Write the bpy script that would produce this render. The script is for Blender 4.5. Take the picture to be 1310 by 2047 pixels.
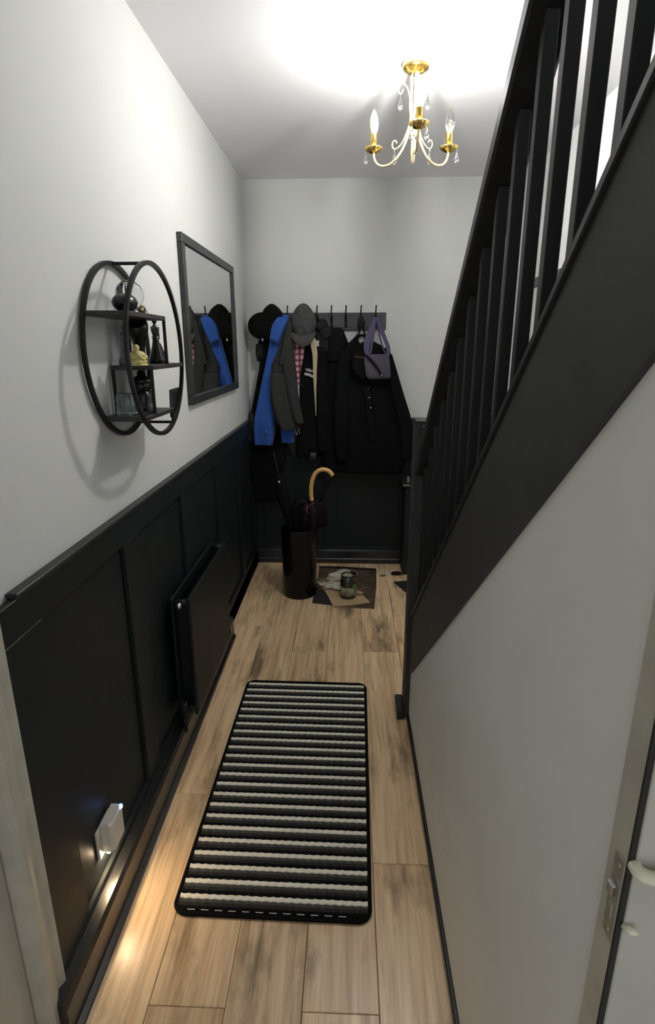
import bpy, bmesh, math, random
from mathutils import Vector, Matrix, noise

random.seed(7)
for o in list(bpy.data.objects):
    bpy.data.objects.remove(o)
scene = bpy.context.scene
COL = scene.collection
PI = math.pi

# ------------------------------------------------------------------ camera
F_PX, IMG_W, IMG_H = 1122.0, 1310.0, 2047.0
CX, CY = IMG_W / 2, IMG_H / 2
EYE = Vector((0, 0, 1.46))
fwd = Vector((698 - CX, 692 - CY, F_PX)).normalized()      # the hall's axis seen by the camera
rl = math.radians(-0.1)
ax = Vector((math.cos(rl), math.sin(rl), 0))
ax = (ax - fwd * ax.dot(fwd)).normalized()
az = ax.cross(fwd)
if az.y > 0:
    az = -az
RM = Matrix((ax, fwd, az))                                   # world = RM @ camera vector (x right, y down, z forward)
right = Vector((ax.x, fwd.x, az.x))
down = Vector((ax.y, fwd.y, az.y))
look = Vector((ax.z, fwd.z, az.z))
cam_data = bpy.data.cameras.new('camera')
cam = bpy.data.objects.new('camera', cam_data)
COL.objects.link(cam)
cam_data.sensor_fit = 'HORIZONTAL'
cam_data.sensor_width = 36.0
cam_data.lens = F_PX / IMG_W * 36.0
cam_data.clip_start = 0.02
cam.matrix_world = Matrix.Translation(EYE) @ Matrix((right, -down, -look)).transposed().to_4x4()
scene.camera = cam


def at(u, v, y):
    """point of the photograph (1310x2047) at depth y along the hall"""
    d = RM @ Vector(((u - CX) / F_PX, (v - CY) / F_PX, 1.0))
    return EYE + d * ((y - EYE.y) / d.y)


# ------------------------------------------------------------------ light and view
world = bpy.data.worlds.new('world')
scene.world = world
world.use_nodes = True
wbg = world.node_tree.nodes['Background']
wbg.inputs[0].default_value = (0.92, 0.95, 1.0, 1)
wbg.inputs[1].default_value = 0.25
BULB_STRENGTH = 305.0
NIGHT_STRENGTH = 105.0
vs = scene.view_settings
vs.view_transform = 'Standard'
vs.look = 'None'
vs.gamma = 1.0
vs.use_curve_mapping = False
vs.exposure = 1.75

# ------------------------------------------------------------------ materials
MATS = {}


def nodes_of(name):
    m = bpy.data.materials.new(name)
    m.use_nodes = True
    nt = m.node_tree
    b = nt.nodes['Principled BSDF']
    MATS[name] = m
    return m, nt, b


def mat(name, col, rough=0.6, metal=0.0, var=0.12, scale=40.0, bump=0.0, bscale=200.0, spec=0.5, sheen=0.0, coat=0.0):
    m, nt, b = nodes_of(name)
    N, Lk = nt.nodes, nt.links
    tc = N.new('ShaderNodeTexCoord')
    nz = N.new('ShaderNodeTexNoise')
    nz.inputs['Scale'].default_value = scale
    nz.inputs['Detail'].default_value = 4
    Lk.new(tc.outputs['Object'], nz.inputs['Vector'])
    rp = N.new('ShaderNodeValToRGB')
    rp.color_ramp.elements[0].position = 0.3
    rp.color_ramp.elements[1].position = 0.7
    rp.color_ramp.elements[0].color = tuple(c * (1 - var) for c in col) + (1,)
    rp.color_ramp.elements[1].color = tuple(min(1, c * (1 + var)) for c in col) + (1,)
    Lk.new(nz.outputs['Fac'], rp.inputs['Fac'])
    Lk.new(rp.outputs['Color'], b.inputs['Base Color'])
    b.inputs['Roughness'].default_value = rough
    b.inputs['Metallic'].default_value = metal
    b.inputs['Specular IOR Level'].default_value = spec
    if sheen:
        b.inputs['Sheen Weight'].default_value = sheen
    if coat:
        b.inputs['Coat Weight'].default_value = coat
    if bump:
        n2 = N.new('ShaderNodeTexNoise')
        n2.inputs['Scale'].default_value = bscale
        n2.inputs['Detail'].default_value = 3
        Lk.new(tc.outputs['Object'], n2.inputs['Vector'])
        bp = N.new('ShaderNodeBump')
        bp.inputs['Strength'].default_value = bump
        bp.inputs['Distance'].default_value = 0.002
        Lk.new(n2.outputs['Fac'], bp.inputs['Height'])
        Lk.new(bp.outputs['Normal'], b.inputs['Normal'])
    return m


def emit_mat(name, col, strength):
    m, nt, b = nodes_of(name)
    b.inputs['Base Color'].default_value = col + (1,)
    b.inputs['Emission Color'].default_value = col + (1,)
    b.inputs['Emission Strength'].default_value = strength
    return m


def glass_mat(name, col, rough=0.02, ior=1.45, trans=1.0):
    m, nt, b = nodes_of(name)
    b.inputs['Base Color'].default_value = col + (1,)
    b.inputs['Roughness'].default_value = rough
    b.inputs['Transmission Weight'].default_value = trans
    b.inputs['IOR'].default_value = ior
    return m


def wood_floor(name):
    m, nt, b = nodes_of(name)
    N, Lk = nt.nodes, nt.links
    geo = N.new('ShaderNodeNewGeometry')
    oi = N.new('ShaderNodeObjectInfo')
    mul = N.new('ShaderNodeMath'); mul.operation = 'MULTIPLY'; mul.inputs[1].default_value = 37.0
    Lk.new(oi.outputs['Random'], mul.inputs[0])
    comb = N.new('ShaderNodeCombineXYZ')
    Lk.new(mul.outputs[0], comb.inputs['X']); Lk.new(mul.outputs[0], comb.inputs['Z'])
    add = N.new('ShaderNodeVectorMath'); add.operation = 'ADD'
    Lk.new(geo.outputs['Position'], add.inputs[0]); Lk.new(comb.outputs[0], add.inputs[1])
    # long grain
    mp = N.new('ShaderNodeMapping'); mp.inputs['Scale'].default_value = (42, 2.2, 1)
    Lk.new(add.outputs[0], mp.inputs['Vector'])
    g = N.new('ShaderNodeTexNoise'); g.inputs['Scale'].default_value = 1.0; g.inputs['Detail'].default_value = 6
    g.inputs['Distortion'].default_value = 0.6
    Lk.new(mp.outputs[0], g.inputs['Vector'])
    mpf = N.new('ShaderNodeMapping'); mpf.inputs['Scale'].default_value = (170, 6, 1)
    Lk.new(add.outputs[0], mpf.inputs['Vector'])
    gf = N.new('ShaderNodeTexNoise'); gf.inputs['Scale'].default_value = 1.0; gf.inputs['Detail'].default_value = 3
    Lk.new(mpf.outputs[0], gf.inputs['Vector'])
    # broad smoky stains and knots
    mp2 = N.new('ShaderNodeMapping'); mp2.inputs['Scale'].default_value = (9, 2.6, 1)
    Lk.new(add.outputs[0], mp2.inputs['Vector'])
    s = N.new('ShaderNodeTexNoise'); s.inputs['Scale'].default_value = 1.0; s.inputs['Detail'].default_value = 5
    s.inputs['Roughness'].default_value = 0.62
    Lk.new(mp2.outputs[0], s.inputs['Vector'])
    r1 = N.new('ShaderNodeValToRGB')
    e = r1.color_ramp.elements
    e[0].position, e[0].color = 0.28, (0.46, 0.30, 0.15, 1)
    e[1].position, e[1].color = 0.72, (0.86, 0.635, 0.385, 1)
    mid = e.new(0.5); mid.color = (0.72, 0.505, 0.285, 1)
    Lk.new(g.outputs['Fac'], r1.inputs['Fac'])
    mixf = N.new('ShaderNodeMixRGB'); mixf.blend_type = 'OVERLAY'; mixf.inputs['Fac'].default_value = 0.45
    Lk.new(r1.outputs['Color'], mixf.inputs['Color1']); Lk.new(gf.outputs['Fac'], mixf.inputs['Color2'])
    r2 = N.new('ShaderNodeValToRGB')
    r2.color_ramp.elements[0].position, r2.color_ramp.elements[0].color = 0.30, (1, 1, 1, 1)
    r2.color_ramp.elements[1].position, r2.color_ramp.elements[1].color = 0.47, (0, 0, 0, 1)
    Lk.new(s.outputs['Fac'], r2.inputs['Fac'])
    dark = N.new('ShaderNodeMixRGB'); dark.blend_type = 'MULTIPLY'
    dark.inputs['Color2'].default_value = (0.29, 0.285, 0.29, 1)
    sc = N.new('ShaderNodeMath'); sc.operation = 'MULTIPLY'; sc.inputs[1].default_value = 1.0
    Lk.new(r2.outputs['Color'], sc.inputs[0])
    Lk.new(sc.outputs[0], dark.inputs['Fac']); Lk.new(mixf.outputs[0], dark.inputs['Color1'])
    # each plank its own shade
    hs = N.new('ShaderNodeHueSaturation')
    mr = N.new('ShaderNodeMapRange'); mr.inputs['To Min'].default_value = 0.86; mr.inputs['To Max'].default_value = 1.14
    Lk.new(oi.outputs['Random'], mr.inputs['Value']); Lk.new(mr.outputs[0], hs.inputs['Value'])
    hs.inputs['Saturation'].default_value = 0.97
    Lk.new(dark.outputs[0], hs.inputs['Color'])
    Lk.new(hs.outputs[0], b.inputs['Base Color'])
    b.inputs['Roughness'].default_value = 0.33
    bp = N.new('ShaderNodeBump'); bp.inputs['Strength'].default_value = 0.12; bp.inputs['Distance'].default_value = 0.001
    Lk.new(gf.outputs['Fac'], bp.inputs['Height']); Lk.new(bp.outputs['Normal'], b.inputs['Normal'])
    return m


def plaid(name, c1, c2, sx, sz):
    m, nt, b = nodes_of(name)
    N, Lk = nt.nodes, nt.links
    tc = N.new('ShaderNodeTexCoord')
    cols = []
    for sc_, ax_ in ((sx, 'X'), (sz, 'Z')):
        w = N.new('ShaderNodeTexWave'); w.bands_direction = ax_; w.inputs['Scale'].default_value = sc_
        w.inputs['Distortion'].default_value = 0.6
        Lk.new(tc.outputs['Object'], w.inputs['Vector'])
        cols.append(w)
    mx = N.new('ShaderNodeMath'); mx.operation = 'MULTIPLY'
    Lk.new(cols[0].outputs['Fac'], mx.inputs[0]); Lk.new(cols[1].outputs['Fac'], mx.inputs[1])
    rp = N.new('ShaderNodeValToRGB')
    rp.color_ramp.elements[0].color = c1 + (1,); rp.color_ramp.elements[1].color = c2 + (1,)
    rp.color_ramp.elements[1].position = 0.6
    Lk.new(mx.outputs[0], rp.inputs['Fac']); Lk.new(rp.outputs['Color'], b.inputs['Base Color'])
    b.inputs['Roughness'].default_value = 0.95
    return m


mat('wall_paint', (0.63, 0.645, 0.625), 0.75, var=0.015, scale=3, bump=0.06, bscale=260)
mat('stair_wall_lit', (0.86, 0.87, 0.86), 0.75, var=0.01, scale=3, bump=0.06, bscale=260)  # wall paint made lighter, the strong light on this wall put into its colour
mat('under_stair_paint', (0.76, 0.77, 0.73), 0.8, var=0.03, scale=5, bump=0.10, bscale=220)
mat('ceiling_paint', (0.85, 0.85, 0.87), 0.85, var=0.01, scale=3, bump=0.04, bscale=220)
mat('black_paint', (0.0068, 0.0108, 0.0118), 0.5, var=0.12, scale=14, bump=0.05, bscale=90, spec=0.35)
mat('stair_paint', (0.046, 0.046, 0.047), 0.6, var=0.12, scale=10, bump=0.08, bscale=60, spec=0.3)
mat('baluster_paint', (0.018, 0.018, 0.018), 0.42, var=0.15, scale=30, bump=0.03, bscale=60, spec=0.35)
mat('cap_paint', (0.02, 0.02, 0.02), 0.4, var=0.15, scale=30)
mat('skirting_gloss', (0.012, 0.0125, 0.013), 0.3, var=0.12, scale=20, spec=0.6)
mat('door_white', (0.44, 0.43, 0.37), 0.5, var=0.06, scale=9, bump=0.05, bscale=120)
mat('casing_white', (0.47, 0.45, 0.37), 0.5, var=0.12, scale=14, bump=0.08, bscale=90)
mat('jamb_shadow', (0.02, 0.019, 0.015), 0.9)
mat('metal_plate', (0.36, 0.35, 0.30), 0.45, 0.6, var=0.2, scale=60)
mat('cream_plastic', (0.72, 0.68, 0.52), 0.35)
mat('white_plastic', (0.62, 0.60, 0.52), 0.35, var=0.03)
mat('brass', (0.80, 0.58, 0.20), 0.22, 1.0, var=0.06)
mat('gold_white', (0.86, 0.72, 0.42), 0.3, 0.75, var=0.05)
mat('opal', (0.50, 0.48, 0.38), 0.3, var=0.02)
mat('iron', (0.007, 0.007, 0.0075), 0.45, 0.0, var=0.2, scale=60, spec=0.3)
mat('shelf_board', (0.016, 0.0155, 0.0155), 0.5, var=0.25, scale=25)
mat('frame_dark', (0.026, 0.026, 0.027), 0.4, var=0.2, scale=30)
mat('mirror', (0.80, 0.81, 0.80), 0.01, 1.0, var=0.0)
mat('figure_black', (0.008, 0.008, 0.009), 0.28, var=0.2, scale=60, bump=0.3, bscale=80)
mat('figure_grey', (0.16, 0.16, 0.165), 0.5, var=0.5, scale=80, bump=0.4, bscale=90)
mat('figure_cream', (0.60, 0.52, 0.20), 0.45, var=0.2, scale=60, bump=0.4, bscale=110)
mat('figure_red', (0.20, 0.02, 0.02), 0.4, var=0.7, scale=120)
mat('bronze', (0.12, 0.085, 0.04), 0.45, 0.5, var=0.4, scale=80)
mat('radiator', (0.0075, 0.0105, 0.0112), 0.5, var=0.1, scale=20, spec=0.25)
mat('chrome', (0.55, 0.55, 0.56), 0.2, 1.0)
mat('rug_black', (0.0055, 0.0055, 0.006), 0.95, var=0.5, scale=300, bump=0.8, bscale=600, spec=0.12)
mat('rug_grey', (0.078, 0.078, 0.072), 0.95, var=0.5, scale=260, bump=0.8, bscale=600, spec=0.12)
mat('rug_charcoal', (0.034, 0.034, 0.032), 0.95, var=0.5, scale=260, bump=0.8, bscale=600, spec=0.12)
mat('rug_white', (0.86, 0.82, 0.70), 0.95, var=0.12, scale=200, bump=0.6, bscale=500)
mat('bin_gloss', (0.006, 0.0055, 0.007), 0.22, var=0.1, spec=0.22)
mat('crook_wood', (0.62, 0.37, 0.13), 0.4, var=0.12, scale=30)
mat('plum_cloth', (0.0085, 0.0045, 0.0075), 0.6, var=0.4, scale=40, spec=0.12)
mat('plum_trim', (0.14, 0.035, 0.07), 0.6, var=0.3, scale=80)
mat('black_cloth', (0.0042, 0.0047, 0.0050), 0.9, var=0.3, scale=30, bump=0.25, bscale=300, spec=0.12)
mat('black_cloth_soft', (0.0062, 0.0062, 0.0068), 0.92, var=0.3, scale=30, bump=0.3, bscale=260, spec=0.12)
mat('felt_black', (0.0055, 0.0055, 0.0055), 0.95, var=0.2, scale=60, bump=0.3, bscale=400, spec=0.12)
mat('charcoal_cloth', (0.036, 0.036, 0.0365), 0.92, var=0.18, scale=60, bump=0.4, bscale=420, spec=0.12)
mat('cap_tweed', (0.068, 0.067, 0.067), 0.95, var=0.22, scale=160, bump=0.4, bscale=500, spec=0.12)
mat('fur_dark', (0.020, 0.020, 0.021), 0.95, var=0.5, scale=70, bump=1.0, bscale=140, spec=0.12)
mat('blue_wool', (0.018, 0.085, 0.36), 0.9, var=0.15, scale=50, bump=0.3, bscale=400, sheen=0.2)
mat('blue_dark', (0.008, 0.022, 0.10), 0.9, var=0.15, scale=50)
mat('cream_wool', (0.52, 0.42, 0.28), 0.95, var=0.1, scale=90, bump=0.3, bscale=300)
mat('white_thread', (0.55, 0.53, 0.48), 0.9, var=0.1)
mat('fringe_thread', (0.30, 0.27, 0.22), 0.9, var=0.2)
mat('white_print', (0.70, 0.71, 0.68), 0.7, var=0.03)
mat('purple_canvas', (0.066, 0.060, 0.088), 0.85, var=0.15, scale=60, bump=0.4, bscale=360)
mat('purple_strap', (0.072, 0.062, 0.125), 0.85, var=0.15, scale=60, bump=0.4, bscale=360)
mat('rack_board', (0.050, 0.048, 0.052), 0.5, var=0.2, scale=18, bump=0.2, bscale=40)
mat('rack_line', (0.016, 0.016, 0.018), 0.6)
mat('cardboard', (0.43, 0.31, 0.17), 0.9, var=0.06, scale=30)
mat('card_edge', (0.10, 0.075, 0.045), 0.9)
mat('dark_sheet', (0.075, 0.048, 0.026), 0.8, var=0.65, scale=14)
mat('dark_mat', (0.014, 0.013, 0.012), 0.95, var=0.3, scale=60)
mat('tissue', (0.50, 0.47, 0.37), 0.9, var=0.25, scale=50)
mat('leaf_green', (0.11, 0.16, 0.045), 0.7, var=0.4, scale=60)
mat('pale_pink', (0.36, 0.22, 0.18), 0.8)
mat('jar_label', (0.26, 0.25, 0.16), 0.7, var=0.5, scale=45)
mat('jar_dark', (0.035, 0.035, 0.033), 0.4, var=0.4, scale=40)
mat('key_white', (0.7, 0.68, 0.6), 0.5)
mat('tread_carpet', (0.03, 0.03, 0.032), 0.95, var=0.3, scale=120, bump=0.5, bscale=300)
mat('upvc_white', (0.72, 0.73, 0.73), 0.35, var=0.01)
mat('grey_band', (0.11, 0.11, 0.10), 0.6)
mat('filament', (0.5, 0.4, 0.2), 0.3, 0.8)
plaid('pink_plaid', (0.17, 0.035, 0.075), (0.66, 0.40, 0.48), 10, 9)
glass_mat('clear_glass', (0.97, 0.98, 0.98))
glass_mat('blue_glass', (0.70, 0.78, 0.82), 0.10, trans=0.9)
glass_mat('crystal', (0.98, 0.98, 1.0), 0.0, 1.55)
glass_mat('jar_glass', (0.85, 0.90, 0.84), 0.04)
emit_mat('lit_bulb', (1.0, 0.985, 0.955), BULB_STRENGTH)
emit_mat('night_lamp', (1.0, 0.74, 0.46), NIGHT_STRENGTH)
emit_mat('blue_led', (0.05, 0.12, 1.0), 3.5)
emit_mat('blue_led_core', (0.55, 0.75, 1.0), 4.0)
wood_floor('oak_floor')


# ------------------------------------------------------------------ object helpers
def link(o, parent=None, loc=None):
    COL.objects.link(o)
    if parent is not None:
        o.parent = parent
    return o


def tag(o, label=None, cat=None, group=None, kind=None):
    if label: o['label'] = label
    if cat: o['category'] = cat
    if group: o['group'] = group
    if kind: o['kind'] = kind
    return o


def thing(name, label, cat, loc=(0, 0, 0), rotz=0.0, group=None):
    o = bpy.data.objects.new(name, None)
    o.empty_display_size = 0.05
    COL.objects.link(o)
    o.location = loc
    o.rotation_euler = (0, 0, rotz)
    return tag(o, label, cat, group)


def obj(name, bm, m, parent=None, smooth=False, loc=(0, 0, 0), world_coords=True):
    """bm in world coordinates; stored relative to the parent's base"""
    me = bpy.data.meshes.new(name)
    bmesh.ops.recalc_face_normals(bm, faces=bm.faces[:])
    bm.to_mesh(me)
    bm.free()
    me.materials.append(MATS[m])
    if smooth:
        me.shade_smooth()
    o = bpy.data.objects.new(name, me)
    COL.objects.link(o)
    if parent is not None:
        o.parent = parent
        if world_coords:
            root, M = parent, Matrix.Identity(4)
            while root is not None:
                M = Matrix.LocRotScale(root.location, root.rotation_euler, root.scale) @ M
                root = root.parent
            me.transform(M.inverted())
    elif world_coords:
        c = sum((v.co for v in me.vertices), Vector()) / max(1, len(me.vertices))
        c.z = min(v.co.z for v in me.vertices)
        me.transform(Matrix.Translation(-c))
        o.location = c
    return o


def B(lo, hi, bev=0.0, seg=1, bm=None):
    own = bm or bmesh.new()
    x0, y0, z0 = lo; x1, y1, z1 = hi
    vs_ = [own.verts.new(p) for p in ((x0, y0, z0), (x1, y0, z0), (x1, y1, z0), (x0, y1, z0), (x0, y0, z1), (x1, y0, z1), (x1, y1, z1), (x0, y1, z1))]
    fs = [own.faces.new([vs_[i] for i in f]) for f in ((3, 2, 1, 0), (4, 5, 6, 7), (0, 1, 5, 4), (1, 2, 6, 5), (2, 3, 7, 6), (3, 0, 4, 7))]
    if bev:
        es = set(e for f in fs for e in f.edges)
        bmesh.ops.bevel(own, geom=list(es), offset=bev, segments=seg, profile=0.5, affect='EDGES')
    return own


def prism(poly, axis, a, b, bev=0.0):
    """poly of 2-D points extruded along axis from a to b; 2-D order follows xyz without the axis"""
    bm = bmesh.new()
    def p3(p, t):
        q = [p[0], p[1]]
        q.insert('xyz'.index(axis), t)
        return q
    lo = [bm.verts.new(p3(p, a)) for p in poly]
    hi = [bm.verts.new(p3(p, b)) for p in poly]
    n = len(poly)
    bm.faces.new(lo[::-1]); bm.faces.new(hi)
    for i in range(n):
        bm.faces.new((lo[i], lo[(i + 1) % n], hi[(i + 1) % n], hi[i]))
    bmesh.ops.recalc_face_normals(bm, faces=bm.faces[:])
    if bev:
        bmesh.ops.bevel(bm, geom=bm.edges[:], offset=bev, segments=1, affect='EDGES')
    return bm


def spline(pts, n):
    """Catmull-Rom through pts (tuples of any length)"""
    P = [Vector(p) for p in pts]
    out = []
    m = len(P) - 1
    for i in range(n):
        t = i / (n - 1) * m
        k = min(int(t), m - 1); f = t - k
        p0, p1, p2, p3 = P[max(k - 1, 0)], P[k], P[k + 1], P[min(k + 2, m)]
        out.append(0.5 * ((2 * p1) + (p2 - p0) * f + (2 * p0 - 5 * p1 + 4 * p2 - p3) * f * f + (3 * p1 - p0 - 3 * p2 + p3) * f ** 3))
    return out


def tube(path, rad, seg=8, bm=None, closed=False, flat=None):
    """round tube; rad number or list; flat=(vector,k) squashes the section along a vector"""
    own = bm or bmesh.new()
    P = [Vector(p) for p in path]
    n = len(P)
    R = rad if isinstance(rad, (list, tuple)) else [rad] * n
    rings = []
    ref = None
    for i in range(n):
        if closed:
            t = (P[(i + 1) % n] - P[i - 1]).normalized()
        else:
            t = (P[min(i + 1, n - 1)] - P[max(i - 1, 0)])
            t = t.normalized() if t.length > 1e-9 else Vector((0, 0, 1))
        if ref is None:
            ref = t.orthogonal().normalized()
        ref = (ref - t * ref.dot(t))
        ref = ref.normalized() if ref.length > 1e-6 else t.orthogonal().normalized()
        s = t.cross(ref)
        ring = []
        for k in range(seg):
            a = 2 * PI * k / seg
            off = (ref * math.cos(a) + s * math.sin(a)) * R[i]
            if flat:
                fv, fk = flat
                off = off - fv * off.dot(fv) * (1 - fk)
            ring.append(own.verts.new(P[i] + off))
        rings.append(ring)
    for i in range(n if closed else n - 1):
        a, b2 = rings[i], rings[(i + 1) % n]
        for k in range(seg):
            own.faces.new((a[k], a[(k + 1) % seg], b2[(k + 1) % seg], b2[k]))
    if not closed:
        own.faces.new(rings[0][::-1]); own.faces.new(rings[-1])
    return own


def lathe(prof, c, seg=24, bm=None, axis=None, flute=None):
    """prof list of (r,z) from c; flute=(count, amp)"""
    own = bm or bmesh.new()
    c = Vector(c)
    rings = []
    for r, z in prof:
        ring = []
        for k in range(seg):
            a = 2 * PI * k / seg
            rr = r * (1 + (flute[1] * math.cos(flute[0] * a) if flute else 0))
            ring.append(own.verts.new(c + Vector((max(rr, 1e-4) * math.cos(a), max(rr, 1e-4) * math.sin(a), z))))
        rings.append(ring)
    for i in range(len(rings) - 1):
        for k in range(seg):
            own.faces.new((rings[i][k], rings[i][(k + 1) % seg], rings[i + 1][(k + 1) % seg], rings[i + 1][k]))
    own.faces.new(rings[0][::-1]); own.faces.new(rings[-1])
    return own


def blob(c, r, sub=2, lump=0.0, freq=20.0, bm=None, seed=0):
    own = bm or bmesh.new()
    res = bmesh.ops.create_icosphere(own, subdivisions=sub, radius=1.0)
    for v in res['verts']:
        d = v.co.copy()
        k = 1.0
        if lump:
            k += lump * noise.noise(Vector((d.x * r[0], d.y * r[1], d.z * r[2])) * freq + Vector((seed, seed * 2, 3)))
        v.co = Vector(c) + Vector((d.x * r[0], d.y * r[1], d.z * r[2])) * k
    return own


def cloth(rows, n=26, seg=30, folds=5, amp=0.010, sq=0.55, seed=0, bm=None):
    """hanging garment: rows (v, uL, uR, y_back, y_front) as seen on the back wall; closed body with real thickness and folds"""
    own = bm or bmesh.new()
    rnd = random.Random(seed)
    ph = [rnd.uniform(0, 6.28) for _ in range(4)]
    R = spline(rows, n)
    rings = []
    for i, (v, uL, uR, yb, yf) in enumerate(R):
        yc = (yb + yf) / 2
        a, b2 = at(uL, v, yc), at(uR, v, yc)
        cx, hw, z = (a.x + b2.x) / 2, max((b2.x - a.x) / 2, 0.002), (a.z + b2.z) / 2
        hd = (yb - yf) / 2
        t = i / (n - 1)
        ring = []
        for k in range(seg):
            an = 2 * PI * k / seg
            cs, sn = math.cos(an), math.sin(an)
            x = math.copysign(abs(cs) ** sq, cs)
            y = math.copysign(abs(sn) ** sq, sn)
            f = 0.0
            if y < 0:
                grow = min(1.0, 0.25 + 1.1 * t)
                f = amp * grow * (-y) * (math.sin(x * folds * 1.6 + ph[0] + 0.8 * math.sin(t * 4 + ph[1])) + 0.5 * math.sin(x * folds * 3.1 + ph[2] + t * 3))
                f += amp * 0.8 * noise.noise(Vector((x * 2.2 + seed, t * 5.0, 1.7 + seed)))
            zz = z + 0.006 * noise.noise(Vector((x * 3, t * 2, seed))) * t
            ring.append(own.verts.new((cx + hw * x, yc + hd * y - f, zz)))
        rings.append(ring)
    for i in range(n - 1):
        for k in range(seg):
            own.faces.new((rings[i][k], rings[i][(k + 1) % seg], rings[i + 1][(k + 1) % seg], rings[i + 1][k]))
    own.faces.new(rings[0]); own.faces.new(rings[-1][::-1])
    return own


def ribbon(pts, widths, thick, bm=None):
    """flat strap facing the camera end of the hall: pts 3-D, widths per point"""
    own = bm or bmesh.new()
    P = [Vector(p) for p in pts]
    rows_ = []
    for i, p in enumerate(P):
        t = (P[min(i + 1, len(P) - 1)] - P[max(i - 1, 0)]).normalized()
        s = t.cross(Vector((0, 1, 0))).normalized()
        w = widths[i] / 2
        rows_.append([own.verts.new(q) for q in (p - s * w, p + s * w, p + s * w + Vector((0, thick, 0)), p - s * w + Vector((0, thick, 0)))])
    for i in range(len(rows_) - 1):
        for k in range(4):
            own.faces.new((rows_[i][k], rows_[i][(k + 1) % 4], rows_[i + 1][(k + 1) % 4], rows_[i + 1][k]))
    own.faces.new(rows_[0][::-1]); own.faces.new(rows_[-1])
    return own


def share(name, me_obj, parent, loc):
    o = bpy.data.objects.new(name, me_obj.data)
    COL.objects.link(o)
    o.parent = parent
    o.location = loc
    return o


# ------------------------------------------------------------------ the room
XL, XR, XS = -0.647, 0.257, 1.012        # hall's left wall, wall under the stair, wall beyond the stair
YB, YN = 3.712, -0.75                     # far wall, near end
ZC = 2.405
DADO = 1.008
SL = 0.858                                # stair slope


def z_cap(y): return 0.574 + SL * (1.846 - y)
def z_low(y): return 0.233 + 0.842 * (1.939 - y)
def z_rail(y): return 1.924 + SL * (0.966 - y)     # top of the handrail


fl = tag(obj('floor', B((XL - 0.05, YN, -0.06), (XS + 0.05, YB + 0.05, -0.0125)), 'jamb_shadow'), kind='structure')
edges = [-0.647, -0.450, -0.272, -0.0945, 0.083, 0.2605, 0.438, 0.616, 0.794, XS]
ends = [[0.35, 1.545, 2.74], [0.906, 2.10, 3.30], [0.10, 1.295, 2.49, 3.685], [0.905, 2.10, 3.30], [0.10, 1.296, 2.491],
        [1.68, 2.88], [2.3, 3.5], [2.65], [2.2, 3.4]]
for i in range(len(edges) - 1):
    y0s = YN if edges[i] < 0.25 else 1.90
    ys = [y0s] + [e for e in ends[i] if e > y0s + 0.05] + [YB]
    for a, b2 in zip(ys[:-1], ys[1:]):
        obj('plank', B((edges[i] + 0.0006, a + 0.0006, -0.012), (edges[i + 1] - 0.0006, b2 - 0.0006, 0.0), 0.0016), 'oak_floor', fl)

cl = tag(obj('ceiling', B((XL - 0.05, 0.9, ZC), (XS + 0.05, YB + 0.05, ZC + 0.12)), 'ceiling_paint'), kind='structure')
obj('ceiling_over_hall', B((XL - 0.05, YN, ZC), (XR + 0.03, 0.9, ZC + 0.12)), 'ceiling_paint', cl)
obj('stairwell_ceiling', B((XR - 0.2, YN, 4.7), (XS + 0.05, 1.2, 4.8)), 'ceiling_paint', cl)

wl = tag(obj('wall_left', B((XL - 0.12, YN, -0.06), (XL, YB + 0.12, ZC + 0.1)), 'wall_paint'), kind='structure')
wb = tag(obj('wall_back', B((XL, YB, -0.06), (XS + 0.12, YB + 0.12, ZC + 0.1)), 'wall_paint'), kind='structure')
ws = tag(obj('wall_stair', B((XS, YN, -0.06), (XS + 0.12, YB, 4.8)), 'stair_wall_lit'), kind='structure')
obj('bulkhead', B((XR + 0.03, 0.9, ZC + 0.12), (XS, 1.0, 4.8)), 'wall_paint', ws)
obj('landing_wall', B((XR - 0.09, YN, ZC + 0.12), (XR + 0.03, 0.9, 4.8)), 'wall_paint', ws)

# wall under the stair: everything below the string, ended by a low door that faces the near room
DZ = 1.47
und = prism([(2.0, 0.0), (2.0, z_low(2.0) + 0.03), (0.432, z_low(0.432) + 0.03), (0.432, 0.0)], 'x', XR, XR + 0.05)
wr = tag(obj('wall_right', und, 'under_stair_paint'), kind='structure')
obj('stair_soffit', prism([(0.45, z_low(0.45) - 0.01), (0.45, z_low(0.45) + 0.01), (YN, z_low(YN) + 0.01), (YN, z_low(YN) - 0.01)], 'x', XR + 0.028, XS), 'under_stair_paint', wr)
tag(obj('baseboard_right', B((XR - 0.011, 0.43, 0.0), (XR, 1.962, 0.028), 0.003), 'skirting_gloss'), kind='structure')

# ---- wainscot, left wall
PT = 0.010
wv = tag(obj('wainscot_left', B((XL, 0.885, 0.0), (XL + PT, YB, DADO - 0.012)), 'black_paint'), kind='structure')
wv.name = 'trim_1'
obj('top_rail', B((XL + PT, 0.885, 0.926), (XL + PT + 0.013, YB - PT - 0.013, DADO - 0.006), 0.0015), 'black_paint', wv)
obj('dado_cap', B((XL, 0.949, DADO - 0.008), (XL + 0.025, YB, DADO + 0.004), 0.002), 'cap_paint', wv)
obj('bottom_rail', B((XL + PT, 0.885, 0.0), (XL + PT + 0.013, YB - PT - 0.013, 0.13), 0.0015), 'black_paint', wv)
for y0, y1 in ((0.885, 1.022), (1.457, 1.560), (2.013, 2.110), (2.570, 2.665), (3.125, 3.220), (3.625, 3.689)):
    obj('stile', B((XL + PT, y0, 0.13), (XL + PT + 0.013, y1, 0.926), 0.0015), 'black_paint', wv)

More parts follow.
